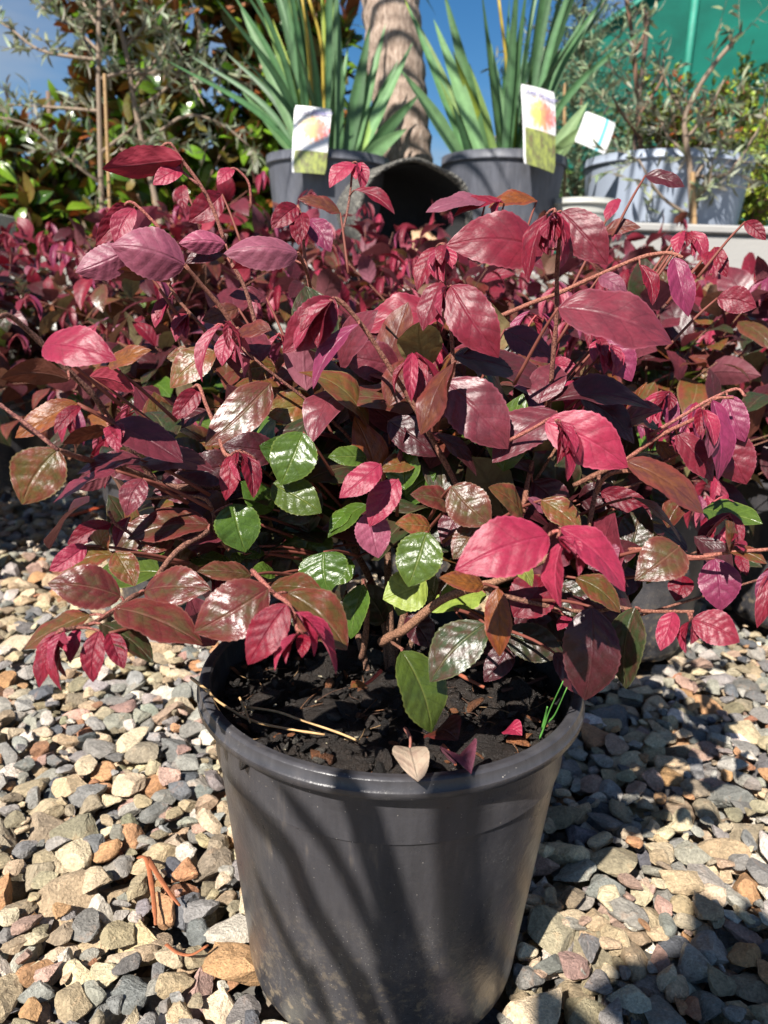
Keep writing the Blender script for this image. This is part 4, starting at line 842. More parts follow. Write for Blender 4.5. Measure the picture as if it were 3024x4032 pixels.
def plant_tag(label, corners, kind, name='plant_tag', text=None, split=.46):
    """corners: bottom left, bottom right, top right, top left in space"""
    p = np.array(corners, float); ctr = p.mean(0); nn = nrm(np.cross(p[1] - p[0], p[3] - p[0])); nx, ny = 9, 13
    if nn[1] > 0: nn = -nn
    root = thing(name, label, 'plant tag', tuple(p[:2].mean(0)), 'printed tags on the pots at the back')
    mb = MB(); vs, uvs = [], []
    for side in (0, 1):
        for j in range(ny):
            for i in range(nx):
                u, v = i / (nx - 1), j / (ny - 1)
                cu = .5 + (u - .5) * (1 - .06 * (1 if v in (0, 1) else 0)); q = (1 - v) * ((1 - cu) * p[0] + cu * p[1]) + v * ((1 - cu) * p[3] + cu * p[2])
                q = q + nn * (.006 * math.sin(v * 3) + .004 * math.sin(u * 3.1)) - nn * (.0008 * side); vs.append(q); uvs.append((u, v, 0))
    F = []
    for s_ in (0, 1):
        o = s_ * nx * ny
        for j in range(ny - 1):
            for i in range(nx - 1):
                a = [o + j * nx + i, o + j * nx + i + 1, o + (j + 1) * nx + i + 1, o + (j + 1) * nx + i]; F.append(a if s_ == 0 else a[::-1])
    mb.add(vs, [np.array(F)], uvw=np.array(uvs)); mb.build('card', tag_text_material(kind, split), root)
    if text:
        cu_ = bpy.data.curves.new('lettering', 'FONT'); cu_.body = text; cu_.align_x = 'CENTER'; cu_.align_y = 'CENTER'; cu_.shear = .35; cu_.extrude = .0002; cu_.offset = 0.0
        ob = bpy.data.objects.new('lettering', cu_); COL.objects.link(ob); ex = nrm(p[1] - p[0]); ez = nn; ey = np.cross(ez, ex); wl = np.linalg.norm(p[1] - p[0])
        cu_.size = wl * .215; pos = (p[3] + p[2]) / 2 * .90 + (p[0] + p[1]) / 2 * .10 + nn * .012 - np.array(root.location)
        M = Matrix.Identity(4)
        for i in range(3): M[i][0], M[i][1], M[i][2], M[i][3] = ex[i], ey[i], ez[i], pos[i]
        me_ = bpy.data.meshes.new_from_object(ob.evaluated_get(bpy.context.evaluated_depsgraph_get())); COL.objects.unlink(ob); bpy.data.objects.remove(ob)
        ob = bpy.data.objects.new('lettering', me_); COL.objects.link(ob); ob.parent = root; ob.matrix_local = M; me_.materials.clear(); me_.materials.append(plain('faded lilac print', (90, 78, 150), .5))
    return root
def back_display():
    GY = (158, 176, 66)
    paw_pot('grey pot of sword-shaped leaves left of the palm trunk, its tag low on the rim', 710, 3.08,
        [(330,760,-10,20,58), (300,760,0,440,42), (400,760,300,40,46), (390,760,215,-70,48), (425,760,445,-70,46,.05), (470,760,462,-80,66,-.06), (500,760,622,120,60,-.02), (530,760,700,110,46,.02), (545,770,830,205,52,-.02),
         (560,775,862,455,56,-.08), (560,775,802,622,62,-.10), (500,770,590,300,40,.05), (360,760,70,-60,42,.04), (450,760,385,-70,36,-.02,GY), (380,760,150,90,30,.0,GY), (520,770,760,290,44,.04), (440,760,520,200,40,.08), (350,760,240,180,40,.08), (560,770,720,380,44,0,(120,150,70))],
        [[(408,740), (398,420), (385,200), (320,-30)], [(350,740), (330,300), (290,-40)]], 51)
    paw_pot('grey pot of sword-shaped leaves right of the palm trunk, under the tall tag', 1088, 3.12,
        [(1090,745,772,338,58,-.10), (1110,740,800,10,42,.04), (1180,740,930,90,58,-.04), (1200,735,975,-60,54,-.02), (1230,740,1020,240,36,-.08,GY), (1260,735,1160,-60,46,-.05), (1330,735,1482,40,42,.0), (1345,735,1622,170,46,-.02),
         (1400,740,1490,440,40,.04), (1480,690,1680,490,62,-.06,(128,156,104)), (1480,700,1665,600,54,-.09,(112,134,88)), (1150,740,840,80,42,.05), (1310,735,1200,180,40,.06), (1130,740,1020,500,40,-.06,(60,92,60)), (1300,740,1330,480,44,-.06,GY), (1240,740,1100,300,48,0), (1120,740,780,-30,30,.06,GY), (1340,740,1560,200,36,.06)],
        [[(1295,735), (1292,400), (1240,-50)]], 52)
    plant_tag('short white printed tag with orange flowers in the left grey pot', [P(629, 372, 2.82), P(703, 377, 2.82), P(717, 236, 2.86), P(637, 228, 2.86)], 'print', text='Wild Flower', split=.33)
    plant_tag('tall white and yellow-green printed tag with orange flowers on the right grey pot', [P(1131, 352, 2.82), P(1198, 375, 2.86), P(1198, 200, 2.90), P(1124, 181, 2.86)], 'print', text='Wild Flower')
    plant_tag('plain white tag with one light blue stripe tilted beside the right grey pot', [P(1240, 305, 3.0), P(1306, 334, 3.02), P(1330, 266, 3.03), P(1265, 240, 3.0)], 'stripe')
    # palm
    r = np.random.default_rng(7); b, tpt = P(898, 520, 3.36), P(838, -60, 3.36); b[2] = .6
    root = thing('palm_tree', 'palm with a pale fibrous ringed trunk between the two grey pots', 'palm', tuple(b))
    t = NT('palm bark'); tco = t.n('TexCoord').outputs['Object']; mp_ = t.n('Mapping', Vector=tco); mp_.inputs['Scale'].default_value = (1, 1, .25)
    n1 = t.noise(mp_, 90, 5, .7); n2 = t.noise(tco, 14, 4, .6); wv = t.n('TexWave', _wave_type='BANDS', _bands_direction='Z', Vector=tco, Scale=7, Distortion=3, Detail=3)
    c = t.mix(1.0, t.ramp(n1.outputs[0], (.3, lin((104, 86, 74))), (.5, lin((170, 148, 132))), (.68, lin((204, 184, 168)))), t.ramp(n2.outputs[0], (.3, g(.7)), (.7, g(1.15))), 'MULTIPLY')
    mat = t.done(t.n('BsdfPrincipled', Base__Color=c, Roughness=.9, Normal=t.n('Bump', Strength=1, Distance=.006, Height=t.math('ADD', n1.outputs[0], t.math('MULTIPLY', wv.outputs['Fac'], .12)))))
    mb = MB(); d = tpt - b; n = 60; ra = [.112 + .012 * math.exp(-k / 6) + .004 * math.sin(k * 2.1) + r.uniform(-.002, .002) for k in range(n)]
    a = np.arange(28) * 2 * math.pi / 28; V = []
    for k in range(n):
        ctr = b + d * 1.5 * k / (n - 1)
        for q in a: rr_ = ra[k] * (1 + r.uniform(-.018, .018)); V.append(ctr + [rr_ * math.cos(q), rr_ * math.sin(q), 0])
    i = np.arange(n - 1)[:, None] * 28; j = np.arange(28)[None]; j2 = (j + 1) % 28
    mb.add(V, [np.stack([i + j, i + j2, i + 28 + j2, i + 28 + j], -1).reshape(-1, 4)]); mb.build('trunk', mat, root)
    fr = MB(); ct = b + d * 1.5
    for k in range(9):
        az = k * .7 + .2; o = np.array([math.cos(az), math.sin(az), 0]); w3 = crspline([ct, ct + o * .5 + [0, 0, .55], ct + o * 1.25 + [0, 0, .55], ct + o * 1.8 + [0, 0, .1]], 26)
        tube(fr, w3[::5], .012, .004, 5, col=np.array([*lin((110, 130, 60)), 1]))
        for q in range(5, 25):
            dd = nrm(w3[q + 1 if q < 25 else q] - w3[q - 1]); sd = nrm(np.cross(dd, [0, 0, 1]))
            for s_ in (1, -1): blade(fr, [w3[q], w3[q] + sd * s_ * .22 + dd * .1, w3[q] + sd * s_ * .40 + dd * .2 + [0, 0, -.12]], .03, (84, 118, 60), np.array([0, 0, 1.0]), 6)
    fr.build('crown', M_BLADE, root)
    # tipped mesh tub
    t = NT('black mesh'); tco = t.n('TexCoord').outputs['Object']; n1 = t.noise(tco, 130, 3, .8); vo = t.n('TexVoronoi', Vector=tco, Scale=150)
    c = t.mix(t.sstep(n1.outputs[0], .40, .68), c4((44, 44, 44)), c4((150, 146, 136)))  # pale speckle puts sunlit highlights into the black mesh colour
    mat = t.done(t.n('BsdfPrincipled', Base__Color=c, Roughness=.75, Normal=t.n('Bump', Strength=1, Distance=.006, Height=vo.outputs['Distance'])))
    ctr = P(898, 463, 2.80); ax = nrm([.40, -.90, -.06]); rad = ctr[2] - .606
    inn = plain('black mesh lining', (22, 22, 24), .8, .4, 120, .004, 150)
    root = thing('mesh_tub', 'black mesh tub lying on its side below the palm trunk, its dark mouth open', 'tub', (ctr[0], ctr[1] + .1, .6))
    mb = MB(); prof = [(rad * .3, -.262), (rad * .80, -.262), (rad * .88, -.25), (rad * .96, -.10), (rad, 0), (rad * .985, .012), (rad * .93, .008), (rad * .91, -.01)]
    lathe(mb, prof, ctr, 56, ax); k = np.concatenate(mb.v); k += (np.sin(k[:, :1] * 33) * np.cos(k[:, 2:3] * 27)) * .006; k = ctr + (k - ctr) * [1.28, 1, 1]; mb.v = [k.astype(np.float32)]
    mb.build('shell', mat, root)
    mb = MB(); lathe(mb, [(rad * .905, -.012), (rad * .86, -.10), (rad * .80, -.235), (.002, -.24)], ctr, 56, ax); mb.v = [(ctr + (q_ - ctr) * [1.28, 1, 1]).astype(np.float32) for q_ in mb.v]; mb.build('lining', inn, root)
    mb = MB(); v, f = stone_proto(3, 8, seed=77); q = P(930, 508, 2.70); q[2] = .655
    mb.add((v * .17) @ np.array(Euler((.5, .9, .3)).to_matrix()).T + q, [f], col=np.array([*lin((196, 160, 126)), 1]))
    single(mb, 'rock', M_STONE, 'tan angular rock resting in front of the tipped mesh tub', 'rock', tuple(q - [0, 0, .05]), smooth=False)

# ------------------------------------------------------------------ trees and bushes at the back
LT.update({
 'oliv': ((150, 160, 122), (128, 140, 100), (186, 190, 168), .40, .5, .2, 8, .20), 'olivd': ((104, 120, 84), (70, 84, 56), (150, 158, 134), .42, .5, .2, 8, .20),
 'mag': ((108, 146, 36), (122, 154, 48), (112, 92, 40), .24, .6, .4, 12, .42), 'magd': ((66, 98, 30), (74, 106, 34), (104, 66, 32), .24, .6, .3, 12, .42), 'magr': ((150, 88, 36), (120, 66, 30), (156, 88, 40), .5, .6, .3, 12, .42),
 'casu': ((166, 188, 146), (146, 170, 130), (146, 168, 132), .6, .3, .0, 4, .09), 'yg': ((174, 190, 60), (140, 164, 48), (160, 170, 80), .35, .6, .2, 10, .5), 'ygd': ((112, 138, 48), (92, 118, 40), (120, 136, 70), .35, .6, .2, 10, .5), 'ygr': ((168, 74, 44), (150, 96, 40), (170, 90, 60), .4, .6, .2, 10, .5)})
def twiggy(sb, lb, r, limbs, per_m, tw_len, lsize, types, rl=(.008, .004), leaves_per=8, up=.3, nv=5, nu=3, colr=(132, 124, 108), leaf_up=.5, gap=0.0):
    for L in limbs:
        c = crspline(L, 40); ln = np.linalg.norm(np.diff(c, axis=0), axis=1).sum()
        tube(sb, c[::4], rl[0], rl[1], 6, 11, jitter=.1, rng=r, col=np.array([*lin(colr), 1]))
        for k in range(int(per_m * ln)):
            q = int(r.integers(int(40 * gap), 39)); p = c[q]; d = nrm(c[q + 1] - c[q]); dirn = nrm(r.normal(size=3) + d * .7 + [0, 0, up])
            tl = tw_len * r.uniform(.5, 1.3); tw = crspline([p, p + dirn * tl * .5 + r.normal(size=3) * tl * .08, p + dirn * tl + r.normal(size=3) * tl * .15], 10)
            tube(sb, tw[::3], rl[1] * .5, rl[1] * .25, 4, 4, cap=False, col=np.array([*lin(colr), 1]))
            for m_ in range(leaves_per):
                s_ = (m_ + r.random()) / leaves_per; B = tw[min(9, int(s_ * 9.5) + 0)]; o = nrm(r.normal(size=3) + dirn * .9); T = B + o * lsize * r.uniform(.7, 1.25)
                typ = types[int(r.integers(len(types)))]
                leaf(lb, B, T, nrm(r.normal(size=3) * .7 + [0, 0, leaf_up] + SUN * .3), np.linalg.norm(T - B) * LT[typ][7] * r.uniform(.85, 1.15), typ, r, nv, nu, 0, wav=.05, curl=.15)
def plant_parts(root, sb, lb, a='trunk', b='crown'): sb.build(a, M_STEM, root); lb.build(b, M_LEAF, root)
def crown_limbs(r, base, ctr, radii, n, t0=.25):
    out = []; base = np.asarray(base, float); ctr = np.asarray(ctr, float)
    topc = ctr + [0, 0, radii[2] * .8]
    for k in range(n):
        d = nrm(r.normal(size=3)); e = ctr + d * np.array(radii) * r.uniform(.55, .95); s_ = r.uniform(t0, .7); p = base + (topc - base) * s_
        if e[2] < p[2] - .1: p = base + (topc - base) * max(.05, s_ * .4)
        out.append([p, (p + e) / 2 + [0, 0, .05], e])
    return out
def backdrop():
    r = np.random.default_rng(61)
    # magnolias
    for lab, base, ctr, rad, n in (('magnolia with glossy green leaves and rusty undersides behind the staked olive', (-1.2, 4.35, 0), (-1.27, 4.3, 1.15), (.60, .42, 1.15), 48),
                                   ('lower magnolia with rusty leaves at the far left above the grey wall', (-1.85, 4.45, 0), (-1.80, 4.4, .95), (.55, .4, .66), 30),
                                   ('dark magnolia behind the left pot of sword-shaped leaves', (-.62, 4.5, 0), (-.62, 4.5, 1.2), (.62, .4, 1.3), 58)):
        root = thing('magnolia_tree', lab, 'magnolia', base, 'magnolias behind the bench'); sb, lb = MB(), MB()
        tube(sb, [np.array(base), np.array(ctr) + [0, 0, rad[2] * .8]], .03, .012, 8, 12, col=np.array([*lin((110, 96, 80)), 1]))
        twiggy(sb, lb, r, crown_limbs(r, base, ctr, rad, n, .15), 17, .16, .135, ['mag', 'mag', 'magd', 'magd', 'mag', 'magd', 'magr', 'mag'], (.009, .005), 7, .3, 6, 5, (110, 92, 74), .5)
        plant_parts(root, sb, lb)
    # dark hedge closing the view low down behind them
    root = thing('hedge', 'dark clipped hedge behind the magnolias and the palm', 'hedge', (-.6, 5.6, 0)); sb, lb = MB(), MB()
    for k in range(34):
        x = -4 + k * .155 + r.normal() * .05; tube(sb, [(x, 5.6, 0), (x + r.normal() * .05, 5.6, 1.0)], .012, .006, 5, 4, col=np.array([*lin((90, 76, 60)), 1]))
    for k in range(2600):
        B = np.array([r.uniform(-4.1, 1.4), 5.6 + r.uniform(-.35, .3), 0.1 + 1.25 * r.random() ** .7]); T = B + nrm(r.normal(size=3) + [0, -.3, .4]) * .11
        typ = ['magd', 'ygd', 'magd', 'mag'][int(r.integers(4))]; leaf(lb, B, T, nrm(r.normal(size=3) + [0, -.3, .6]), .06, typ, r, 4, 3)
    plant_parts(root, sb, lb, 'stems', 'foliage')
    # olives on the left
    def olive(lab, trunk, limbs, Y, zb, per=21, colr=(150, 140, 122), lsz=.052, extra=0):
        root = thing('olive_tree', lab, 'olive tree', (P(*trunk[0], Y)[0], Y, zb), 'young staked olives'); sb, lb = MB(), MB()
        tr = [P(a, b_, Y) for a, b_ in trunk]; b0 = tr[0].copy(); b0[2] = zb; tube(sb, [b0] + tr, .0125, .007, 8, 24, jitter=.08, rng=r, col=np.array([*lin(colr), 1]))
        L3 = []
        for L in limbs:
            dy = r.uniform(-.25, .25); L3.append([P(a, b_, Y + dy * i / max(1, len(L) - 1)) for i, (a, b_) in enumerate(L)])
        twiggy(sb, lb, r, L3 + [tr[len(tr) // 2:]], per, .15, lsz, ['oliv', 'oliv', 'olivd', 'oliv'], (.007, .003), 13, .25, 5, 3, colr, .4)
        plant_parts(root, sb, lb)
    olive('young olive with grey trunk on the left beside a bamboo stake', [(221, 470), (216, 300), (213, 150), (215, 0), (217, -120)],
          [[(216, 395), (130, 330), (60, 270), (-20, 250)], [(215, 240), (120, 232), (0, 225)], [(213, 110), (150, 50), (80, 10)], [(215, 170), (300, 150), (380, 160)], [(214, 60), (150, -40)], [(216, 20), (290, -40)], [(215, 130), (90, 110), (20, 60), (-40, 30)], [(218, 330), (280, 280), (300, 260)]], 3.2, .6)
    olive('young olive with a leaning trunk between the left olive and the sword-leaved pot', [(346, 480), (310, 320), (290, 220), (270, 100), (240, 0), (225, -90)],
          [[(300, 235), (360, 190), (420, 120), (432, 50)], [(290, 160), (400, 155), (470, 165), (545, 185)], [(405, 158), (445, 235)], [(312, 310), (400, 250), (480, 270), (560, 335)], [(270, 100), (330, 40), (400, -30)], [(285, 200), (350, 110), (380, 40)]], 3.3, .6)
    olive('young olive on the white wall at the right with a silvery trunk and two stakes', [(1494, 480), (1490, 360), (1480, 250), (1535, 150), (1602, 70)],
          [[(1490, 400), (1545, 320), (1622, 235)], [(1494, 470), (1425, 420), (1372, 330)], [(1484, 300), (1530, 240), (1570, 160)], [(1492, 380), (1560, 380), (1600, 340), (1655, 250)], [(1480, 250), (1440, 180), (1430, 120)], [(1492, 440), (1530, 400), (1540, 330)], [(1490, 340), (1440, 290), (1420, 230)]], 3.0, ZW - .035, 19)
    olive('spindly olive with a dark thin trunk beside the small grey pot', [(1390, 480), (1384, 330), (1376, 200), (1366, 80), (1350, -20)],
          [[(1384, 300), (1340, 240), (1320, 200)], [(1380, 250), (1425, 180), (1432, 150)], [(1386, 380), (1430, 340), (1450, 310)], [(1370, 120), (1395, 60), (1390, 10)]], 3.15, ZW - .035, 16, (110, 84, 66))
    # wispy olive far behind the right sword-leaved pot
    root = thing('olive_tree', 'wispy olive seen against the sky behind the right pot of sword-shaped leaves', 'olive tree', (P(1150, 400, 4.2)[0], 4.2, ZW - .035), 'young staked olives'); sb, lb = MB(), MB()
    tr = [P(1150, 400, 4.2), P(1160, 200, 4.2), P(1175, 20, 4.2)]; tr[0][2] = ZW - .035; tube(sb, tr, .012, .006, 6, col=np.array([*lin((140, 120, 100)), 1]))
    twiggy(sb, lb, r, [[P(a, b_, 4.2 + r.uniform(-.2, .2)) for a, b_ in L] for L in ([(1152, 330), (1110, 250), (1070, 190)], [(1158, 260), (1200, 180), (1190, 100)], [(1162, 200), (1110, 150), (1090, 80)], [(1170, 120), (1200, 60)], [(1152, 360), (1200, 300), (1230, 260)], [(1155, 300), (1080, 300), (1000, 260)], [(1153, 330), (1060, 360), (980, 330)])], 16, .14, .05, ['oliv', 'olivd'], (.006, .003), 8, .2)
    plant_parts(root, sb, lb)
    # feathery conifer
    b0 = P(1236, 480, 3.7); b0[2] = ZW - .035
    root = thing('feathery_conifer', 'feathery pale green conifer between the right sword-leaved pot and the shade house', 'conifer', tuple(b0)); sb, lb = MB(), MB()
    tp_ = P(1262, -60, 3.7); tube(sb, [b0, (b0 + tp_) / 2 + [.02, 0, 0], tp_], .013, .005, 7, 14, col=np.array([*lin((128, 92, 70)), 1])); limbs = []
    for k in range(40):
        s_ = .06 + .92 * k / 40; p = b0 + (tp_ - b0) * s_; a = k * 2.4; le = (.26 - .12 * s_) * r.uniform(.7, 1.2); o = np.array([math.cos(a), math.sin(a), .75]); limbs.append([p, p + o * le * .5, p + o * le + [0, 0, .03]])
    twiggy(sb, lb, r, limbs, 44, .11, .05, ['casu'], (.004, .002), 13, .5, 4, 3, (120, 120, 84), .2)
    plant_parts(root, sb, lb)
    # bushes on the right
    def bush(lab, ctr, rad, n, types, ls, zb, name='leafy_bush'):
        base = (ctr[0], ctr[1], zb); root = thing(name, lab, 'bush', base); sb, lb = MB(), MB()
        twiggy(sb, lb, r, crown_limbs(r, np.array(base), ctr, rad, n, .05), 26, .10, ls, types, (.006, .003), 9, .4, 5, 3, (116, 92, 70), .6)
        plant_parts(root, sb, lb, 'stems', 'foliage')
    c = P(1480, 285, 3.9); bush('yellow-green bush with a few red leaves in front of the shade cloth', c, (.42, .28, .30), 52, ['yg', 'ygd', 'yg', 'ygr', 'ygd', 'ygd'], .035, ZW - .035)
    c = P(1640, 400, 3.7); bush('bright yellow-green bush at the right edge beside the pale blue tub', c, (.26, .22, .30), 38, ['yg', 'yg', 'ygd'], .032, ZW - .035)
    c = P(1610, 230, 4.3); bush('upright leafy bush at the right edge with one red bloom', c, (.18, .2, .26), 16, ['yg', 'ygd', 'ygd', 'ygd'], .034, ZW - .035)
    # stakes
    bam, dark, wht = plain('bamboo', (168, 136, 96), .55, .25, 30), plain('dark stake', (84, 66, 58), .7, .3, 30), plain('weathered pale stake', (190, 178, 164), .8, .2, 40)
    def stake(lab, pts, Y, zb, mat, rad=.0065):
        a, b_ = P(*pts[0], Y), P(*pts[1], Y); a = a + (a - b_) * ((zb - a[2]) / (a[2] - b_[2])); mb = MB(); n = 14
        w3 = [a + (b_ - a) * q / (n - 1) for q in range(n)]
        for q in range(n - 1):
            tube(mb, [w3[q], w3[q] + (w3[q + 1] - w3[q]) * .06, w3[q] + (w3[q + 1] - w3[q]) * .94, w3[q + 1]], rad * 1.0, rad * 1.0, 8, 4, cap=q in (0, n - 2))
        for q in range(2, n - 1, 3): tube(mb, [w3[q] - (w3[q + 1] - w3[q]) * .03, w3[q] + (w3[q + 1] - w3[q]) * .03], rad * 1.18, seg=8)
        single(mb, 'plant_stake', mat, lab, 'stake', tuple(a), 'stakes holding young trees')
    stake('bamboo stake close beside the grey trunk of the left olive', [(238, 480), (226, 160)], 3.18, .6, bam)
    stake('bamboo stake leaning behind the trunk of the second olive', [(341, 490), (316, 330)], 3.36, .6, bam)
    stake('bamboo stake beside the feathery conifer, below the white tag', [(1220, 430), (1219, 180)], 3.45, ZW - .035, bam)
    stake('bright tan stake against the trunk of the right olive', [(1500, 480), (1496, 372)], 2.98, ZW - .035, bam, .009)
    stake('dark stake with a pale tip standing behind the right-hand olives', [(1372, 300), (1402, 22)], 3.5, ZW - .035, dark, .010)
    # tub and small pot
    c = P(1440, 352, 3.35); Rt = 150 / 1662 * 3.6; zb = ZW - .035; h = c[2] - zb
    root = thing('planter_tub', 'large pale blue-grey tub behind the right-hand olive on the white wall', 'tub', (c[0], 3.35, zb))
    pot(root, c[0], 3.35, zb, Rt=Rt, Rb=Rt * .88, h=h, mat=plain('pale blue plastic', (150, 160, 176), .45, .1, 6), rimh=.03, n=72, seed=9, name='tub_wall')
    c = P(1266, 432, 3.02); root = thing('small_pot', 'small light grey pot at the left end of the white wall', 'pot', (c[0], 3.05, ZW - .035))
    pot(root, c[0], 3.05, ZW - .035, Rt=.125, Rb=.10, h=max(.12, c[2] - ZW + .035), mat=plain('light grey plastic', (168, 168, 162), .5, .1, 20), rimh=.02, n=48, seed=10, name='pot_wall')

# ------------------------------------------------------------------ small things on soil and gravel
CROP['J'] = (700, 2400, .4822); CROP['I'] = (0, 3000, .9114)
def debris():
    r = np.random.default_rng(91); straw, orange = plain('straw', (186, 150, 104), .7, .3, 200), plain('dry orange leaf', (156, 92, 58), .75, .3, 120, .0008, 300)
    zs = .2325
    def strip(name, lab, cat, pts, crop, zz, rad, mat, flat=1.0, grp=None, r1=None):
        w3 = [atz(*S_(crop, *p), z) for p, z in zip(pts, zz)]; mb = MB(); tube(mb, w3, rad, r1 or rad * .8, 6, flat=flat, jitter=.15, rng=r)
        c = np.mean(w3, 0); single(mb, name, mat, lab, cat, tuple(c), grp)
    G = 'dry straws on the potting soil'
    strip('dry_straw', 'pale bent straw lying from the pot rim across the soil on the left', 'straw', [(105, 555), (240, 660), (330, 750), (600, 905), (900, 975), (1200, 1022)], 'J', [.256, .253, .246, .238, .236, .235], .0010, straw, grp=G)
    strip('dry_straw', 'long thin straw in the middle of the soil, parallel to the bent one', 'straw', [(550, 795), (800, 832), (1000, 900), (1300, 1002), (1480, 1075)], 'J', [.236, .238, .239, .238, .236], .0009, straw, grp=G)
    strip('dry_straw', 'short straw crossing the bent straw on the soil', 'straw', [(505, 720), (545, 810), (590, 925)], 'J', [.243, .241, .240], .0009, straw, grp=G)
    strip('dry_twig', 'short red-brown twig on the soil below the green-tipped leaf', 'twig', [(550, 460), (640, 510), (750, 565)], 'K', [.236, .237, .236], .0016, plain('twig', (150, 84, 60), .8, .3, 200))
    strip('dry_twig', 'thin dark twig lying near the right inner wall of the pot', 'twig', [(880, 590), (1050, 545), (1200, 485)], 'K', [.236, .237, .238], .0014, plain('dark twig', (84, 52, 40), .8, .3, 200))
    strip('leaf_strip', 'long curled orange leaf strip upright across the stones left of the pot', 'dry leaf', [(598, 412), (632, 420), (655, 530), (668, 640), (672, 705)], 'I', [0.026, 0.028, 0.024, 0.02, 0.016], .0032, orange, .3, 'orange dry leaf strips', .0012)
    strip('leaf_strip', 'short orange leaf strip beside the long one, ending at a pale stone', 'dry leaf', [(636, 412), (690, 500), (740, 575), (778, 622)], 'I', [0.026, 0.027, 0.024, 0.02], .0034, orange, .3, 'orange dry leaf strips', .0015)
    strip('leaf_strip', 'thin curved orange leaf strip below the grey stone nearest the pot', 'dry leaf', [(718, 788), (770, 826), (830, 832), (900, 790)], 'I', [0.022, 0.021, 0.021, 0.022], .0022, orange, .35, 'orange dry leaf strips', .001)
    strip('dry_leaf', 'orange dry leaf on the gravel far back at the left', 'dry leaf', [(650, 1495), (780, 1460), (880, 1430), (960, 1405)], 'G', [.028, .03, .032, .03], .007, plain('rusty leaf', (190, 84, 50), .6, .3, 60), .3)
    def dleaf(name, lab, cat, crop, b, t_, w_, typ, z0, z1, **o):
        B = atz(*S_(crop, *b), z0); T = atz(*S_(crop, *t_), z1); mb = MB(); L = np.linalg.norm(T - B)
        N = nrm([o.pop('nx', 0), -.35, 1]); N = -N if o.pop('flip', False) else N
        leaf(mb, B, T, N, w_, typ, r, 18, 7, .01, **o); return mb, B, T
    mb, B, T = dleaf('x', '', '', 'K', (268, 1250), (212, 1010), .021, 'dry', .256, .243, flip=True, camber=-.12, fold=-10)
    tube(mb, [atz(*S_('K', 175, 865), .236), atz(*S_('K', 212, 930), .240), T], .0014, .0008, 6, col=np.array([*lin((190, 130, 112)), .7]), mot=np.array([*lin((170, 100, 90)), .5]), bak=np.array([*lin((190, 130, 112)), 0]), uvw=np.array([.5, .5, .3]))
    single(mb, 'dry_leaf', M_LEAF, 'pale pink dried leaf underside up against the front rim', 'dry leaf', tuple(B))
    mb, B, T = dleaf('x', '', '', 'K', (540, 1125), (655, 1195), .026, 'mauve', .244, .253, camber=.3, fold=30)
    tube(mb, [atz(*S_('K', 450, 985), .238), atz(*S_('K', 525, 1075), .240), B], .0012, .0009, 6, col=np.array([*lin((190, 110, 80)), .7]), mot=np.array([*lin((170, 90, 70)), .5]), bak=np.array([*lin((190, 110, 80)), 0]), uvw=np.array([.5, .5, .3]))
    single(mb, 'dry_leaf', M_LEAF, 'curled purple dried leaf lying on the front rim of the pot', 'dry leaf', tuple(B))
    mb, B, T = dleaf('x', '', '', 'K', (395, 880), (560, 950), .030, 'brown', .236, .240, camber=.2, bright=.9); single(mb, 'dry_leaf', M_LEAF, 'brown lobed dead leaf on the soil right of the green leaf', 'dry leaf', tuple(B))
    mb, B, T = dleaf('x', '', '', 'K', (900, 880), (1025, 915), .016, 'pink', .237, .240, camber=.2, bright=1.25); single(mb, 'fallen_petal', M_LEAF, 'bright pink fallen petal on the soil at the right', 'petal', tuple(B))
    mb = MB(); gc = np.array([*lin((96, 158, 72)), 1])
    for pts, zz in (([(1150, 935), (1185, 850), (1225, 730), (1322, 520)], [.230, .240, .256, .285]), ([(1158, 925), (1200, 830), (1260, 765), (1350, 565)], [.230, .241, .252, .280]), ([(1170, 870), (1195, 770), (1208, 705)], [.236, .248, .258])):
        tube(mb, [atz(*S_('K', *p), z) for p, z in zip(pts, zz)], .0011, .0005, 5, flat=.5, col=gc)
    single(mb, 'grass_sprout', M_BLADE, 'thin green grass sprout growing at the right inner edge of the pot', 'grass sprout', tuple(atz(*S_('K', 1150, 935), .23)))
    # sprig the green leaf grows from, small side bud
    mb = MB(); leaf_px(mb, ('J', 1535, 610, 1412, 640, 70, .435, 'olive', dict(bright=1.2)), r, 12, 5); st = MB()
    tube(mb, [at(*S_('J', 1535, 610), .435), at(*S_('J', 1600, 560), .45), at(*S_('J', 1659, 500), .46)], .001, .0014, 6, col=np.array([*lin((190, 90, 80)), .6]), mot=np.array([*lin((170, 80, 70)), .5]), bak=np.array([*lin((190, 100, 80)), 0]), uvw=np.array([.5, .5, .3]))
    single(mb, 'seedling', M_LEAF, 'tiny seedling with one grey-green leaf in the middle of the soil', 'seedling', tuple(atz(*S_('J', 1535, 610), .23)))

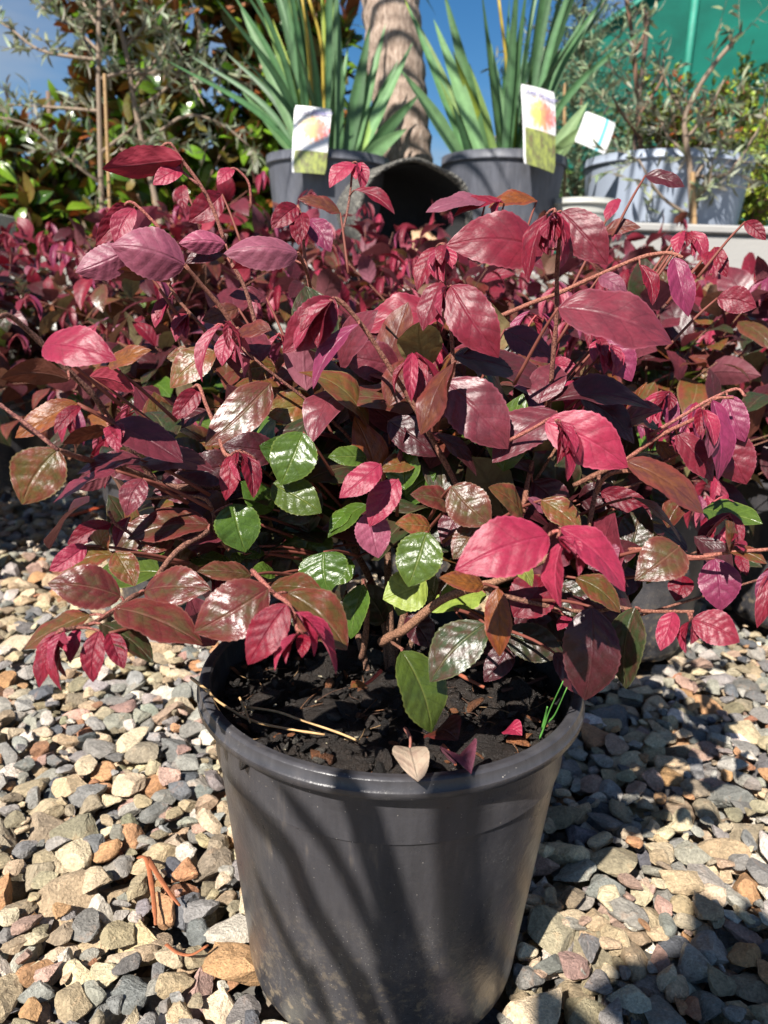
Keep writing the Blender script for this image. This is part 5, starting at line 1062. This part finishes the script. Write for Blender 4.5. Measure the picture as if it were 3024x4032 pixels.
def pot_hit(px, py):
    d = ray(px * 1.8228, py * 1.8228); c = np.array([.0085, .501]); rr_ = .118
    for _ in range(4):
        o = CAM[:2] - c; A = d[0] ** 2 + d[1] ** 2; Bq = 2 * (o @ d[:2]); Cq = o @ o - rr_ ** 2; t_ = (-Bq - math.sqrt(max(0, Bq * Bq - 4 * A * Cq))) / (2 * A); z = CAM[2] + d[2] * t_
        rr_ = .1035 + (.128 - .1035) * np.clip(z / .23, -.3, 1.1)
    return CAM + d * t_
def shade_plant():
    """the plant behind the photographer's shoulder whose long leaves throw the soft streaks on the pot"""
    r = np.random.default_rng(3); x, y = -.30, -.86
    root = thing('strap_leaved_plant', 'strap-leaved plant out of frame whose leaf shadows streak the big pot', 'potted plant', (x, y, 0))
    pot(root, x, y, Rt=.16, Rb=.125, h=.28, n=48, seed=13)
    mb = MB(); base = np.array([x, y, .27])
    for pts, t_, w_ in (([(540, 1746), (615, 1836), (652, 1922), (684, 1988), (752, 2099), (797, 2195)], 0.86, .0155), ([(762, 1716), (790, 1785), (831, 1920), (859, 2011), (891, 2111), (928, 2215)], 0.80, .022),
                        ([(640, 1746), (705, 1826), (765, 1935), (812, 2040), (850, 2150), (868, 2205)], 0.90, .011), ([(990, 1700), (985, 1800), (992, 1920), (1005, 2080), (1020, 2200)], 1.0, .023), ([(590, 1980), (640, 2080), (690, 2180)], 0.9, .010)):
        w3 = [pot_hit(a, b) + SUN * t_ for a, b in pts]
        ext = w3[0] + (w3[0] - w3[1]) * 1.2; lo = w3[-1]
        path = [base + r.normal(size=3) * [.03, .03, 0], base * .5 + lo * .5 + [-.03, -.10, .0], lo + (lo - w3[-2]) * .6] + w3[::-1] + [ext]
        c = crspline(path, 60); N = SUN
        tt = np.gradient(c, axis=0); tt /= np.linalg.norm(tt, axis=1)[:, None]; xx = np.cross(tt, N); xx /= np.linalg.norm(xx, axis=1)[:, None]
        s_ = np.linspace(0, 1, 60); ww = w_ * .5 * np.clip((1 - s_) / .12, 0, 1) ** .8 + 1e-5
        v = np.stack([c - xx * ww[:, None], c + N * .001, c + xx * ww[:, None]], 1).reshape(-1, 3); i = np.arange(59)[:, None] * 3; j = np.arange(2)[None]
        mb.add(v, [np.stack([i + j, i + j + 1, i + 4 + j, i + 3 + j], -1).reshape(-1, 4)], col=np.array([*lin((86, 124, 70)), 1]))
    # broad leaves added in place of the photographer, to shade the lower right stones
    for (px, py), t_, L, W, ang in (((1650, 2190), 1.1, .20, .10, .2), ((1580, 2230), 1.15, .20, .10, 1.2), ((1670, 2130), 1.05, .14, .06, -.2), ((1500, 2280), 1.1, .16, .09, .6), ((1650, 2270), 1.1, .2, .14, 0), ((1270, 2290), 1.2, .12, .05, .5)):
        c = atz(px * 1.8228, py * 1.8228, 0) + SUN * t_; a = nrm(np.cross(SUN, [math.cos(ang), math.sin(ang), .3])); B, T = c - a * L / 2, c + a * L / 2
        if np.linalg.norm(B - base) > np.linalg.norm(T - base): B, T = T, B
        leaf(mbL, B, T, SUN, W, 'dgreen', r, 14, 7); tube(mb, [base, (base + B) / 2 + [0, 0, .08], B], .005, .003, 6, col=np.array([*lin((86, 124, 70)), 1]))
    mb.build('strap_leaves', M_BLADE, root); mbL.build('foliage', M_LEAF, root)
mbL = MB()

POTS += [(-.93, 1.36, .105), (-.31, 1.17, .105), (.34, 1.10, .105), (-.98, 1.95, .105), (.08, 1.42, .105), (.70, 1.22, .105), (-.44, 1.72, .105), (.52, 1.62, .105), (.98, 1.78, .105), (-.02, 2.08, .105), (-.52, 2.22, .105), (.58, 2.18, .105)]
gravel(); structures(); hero(); neighbours(); back_display(); backdrop(); debris(); shade_plant()
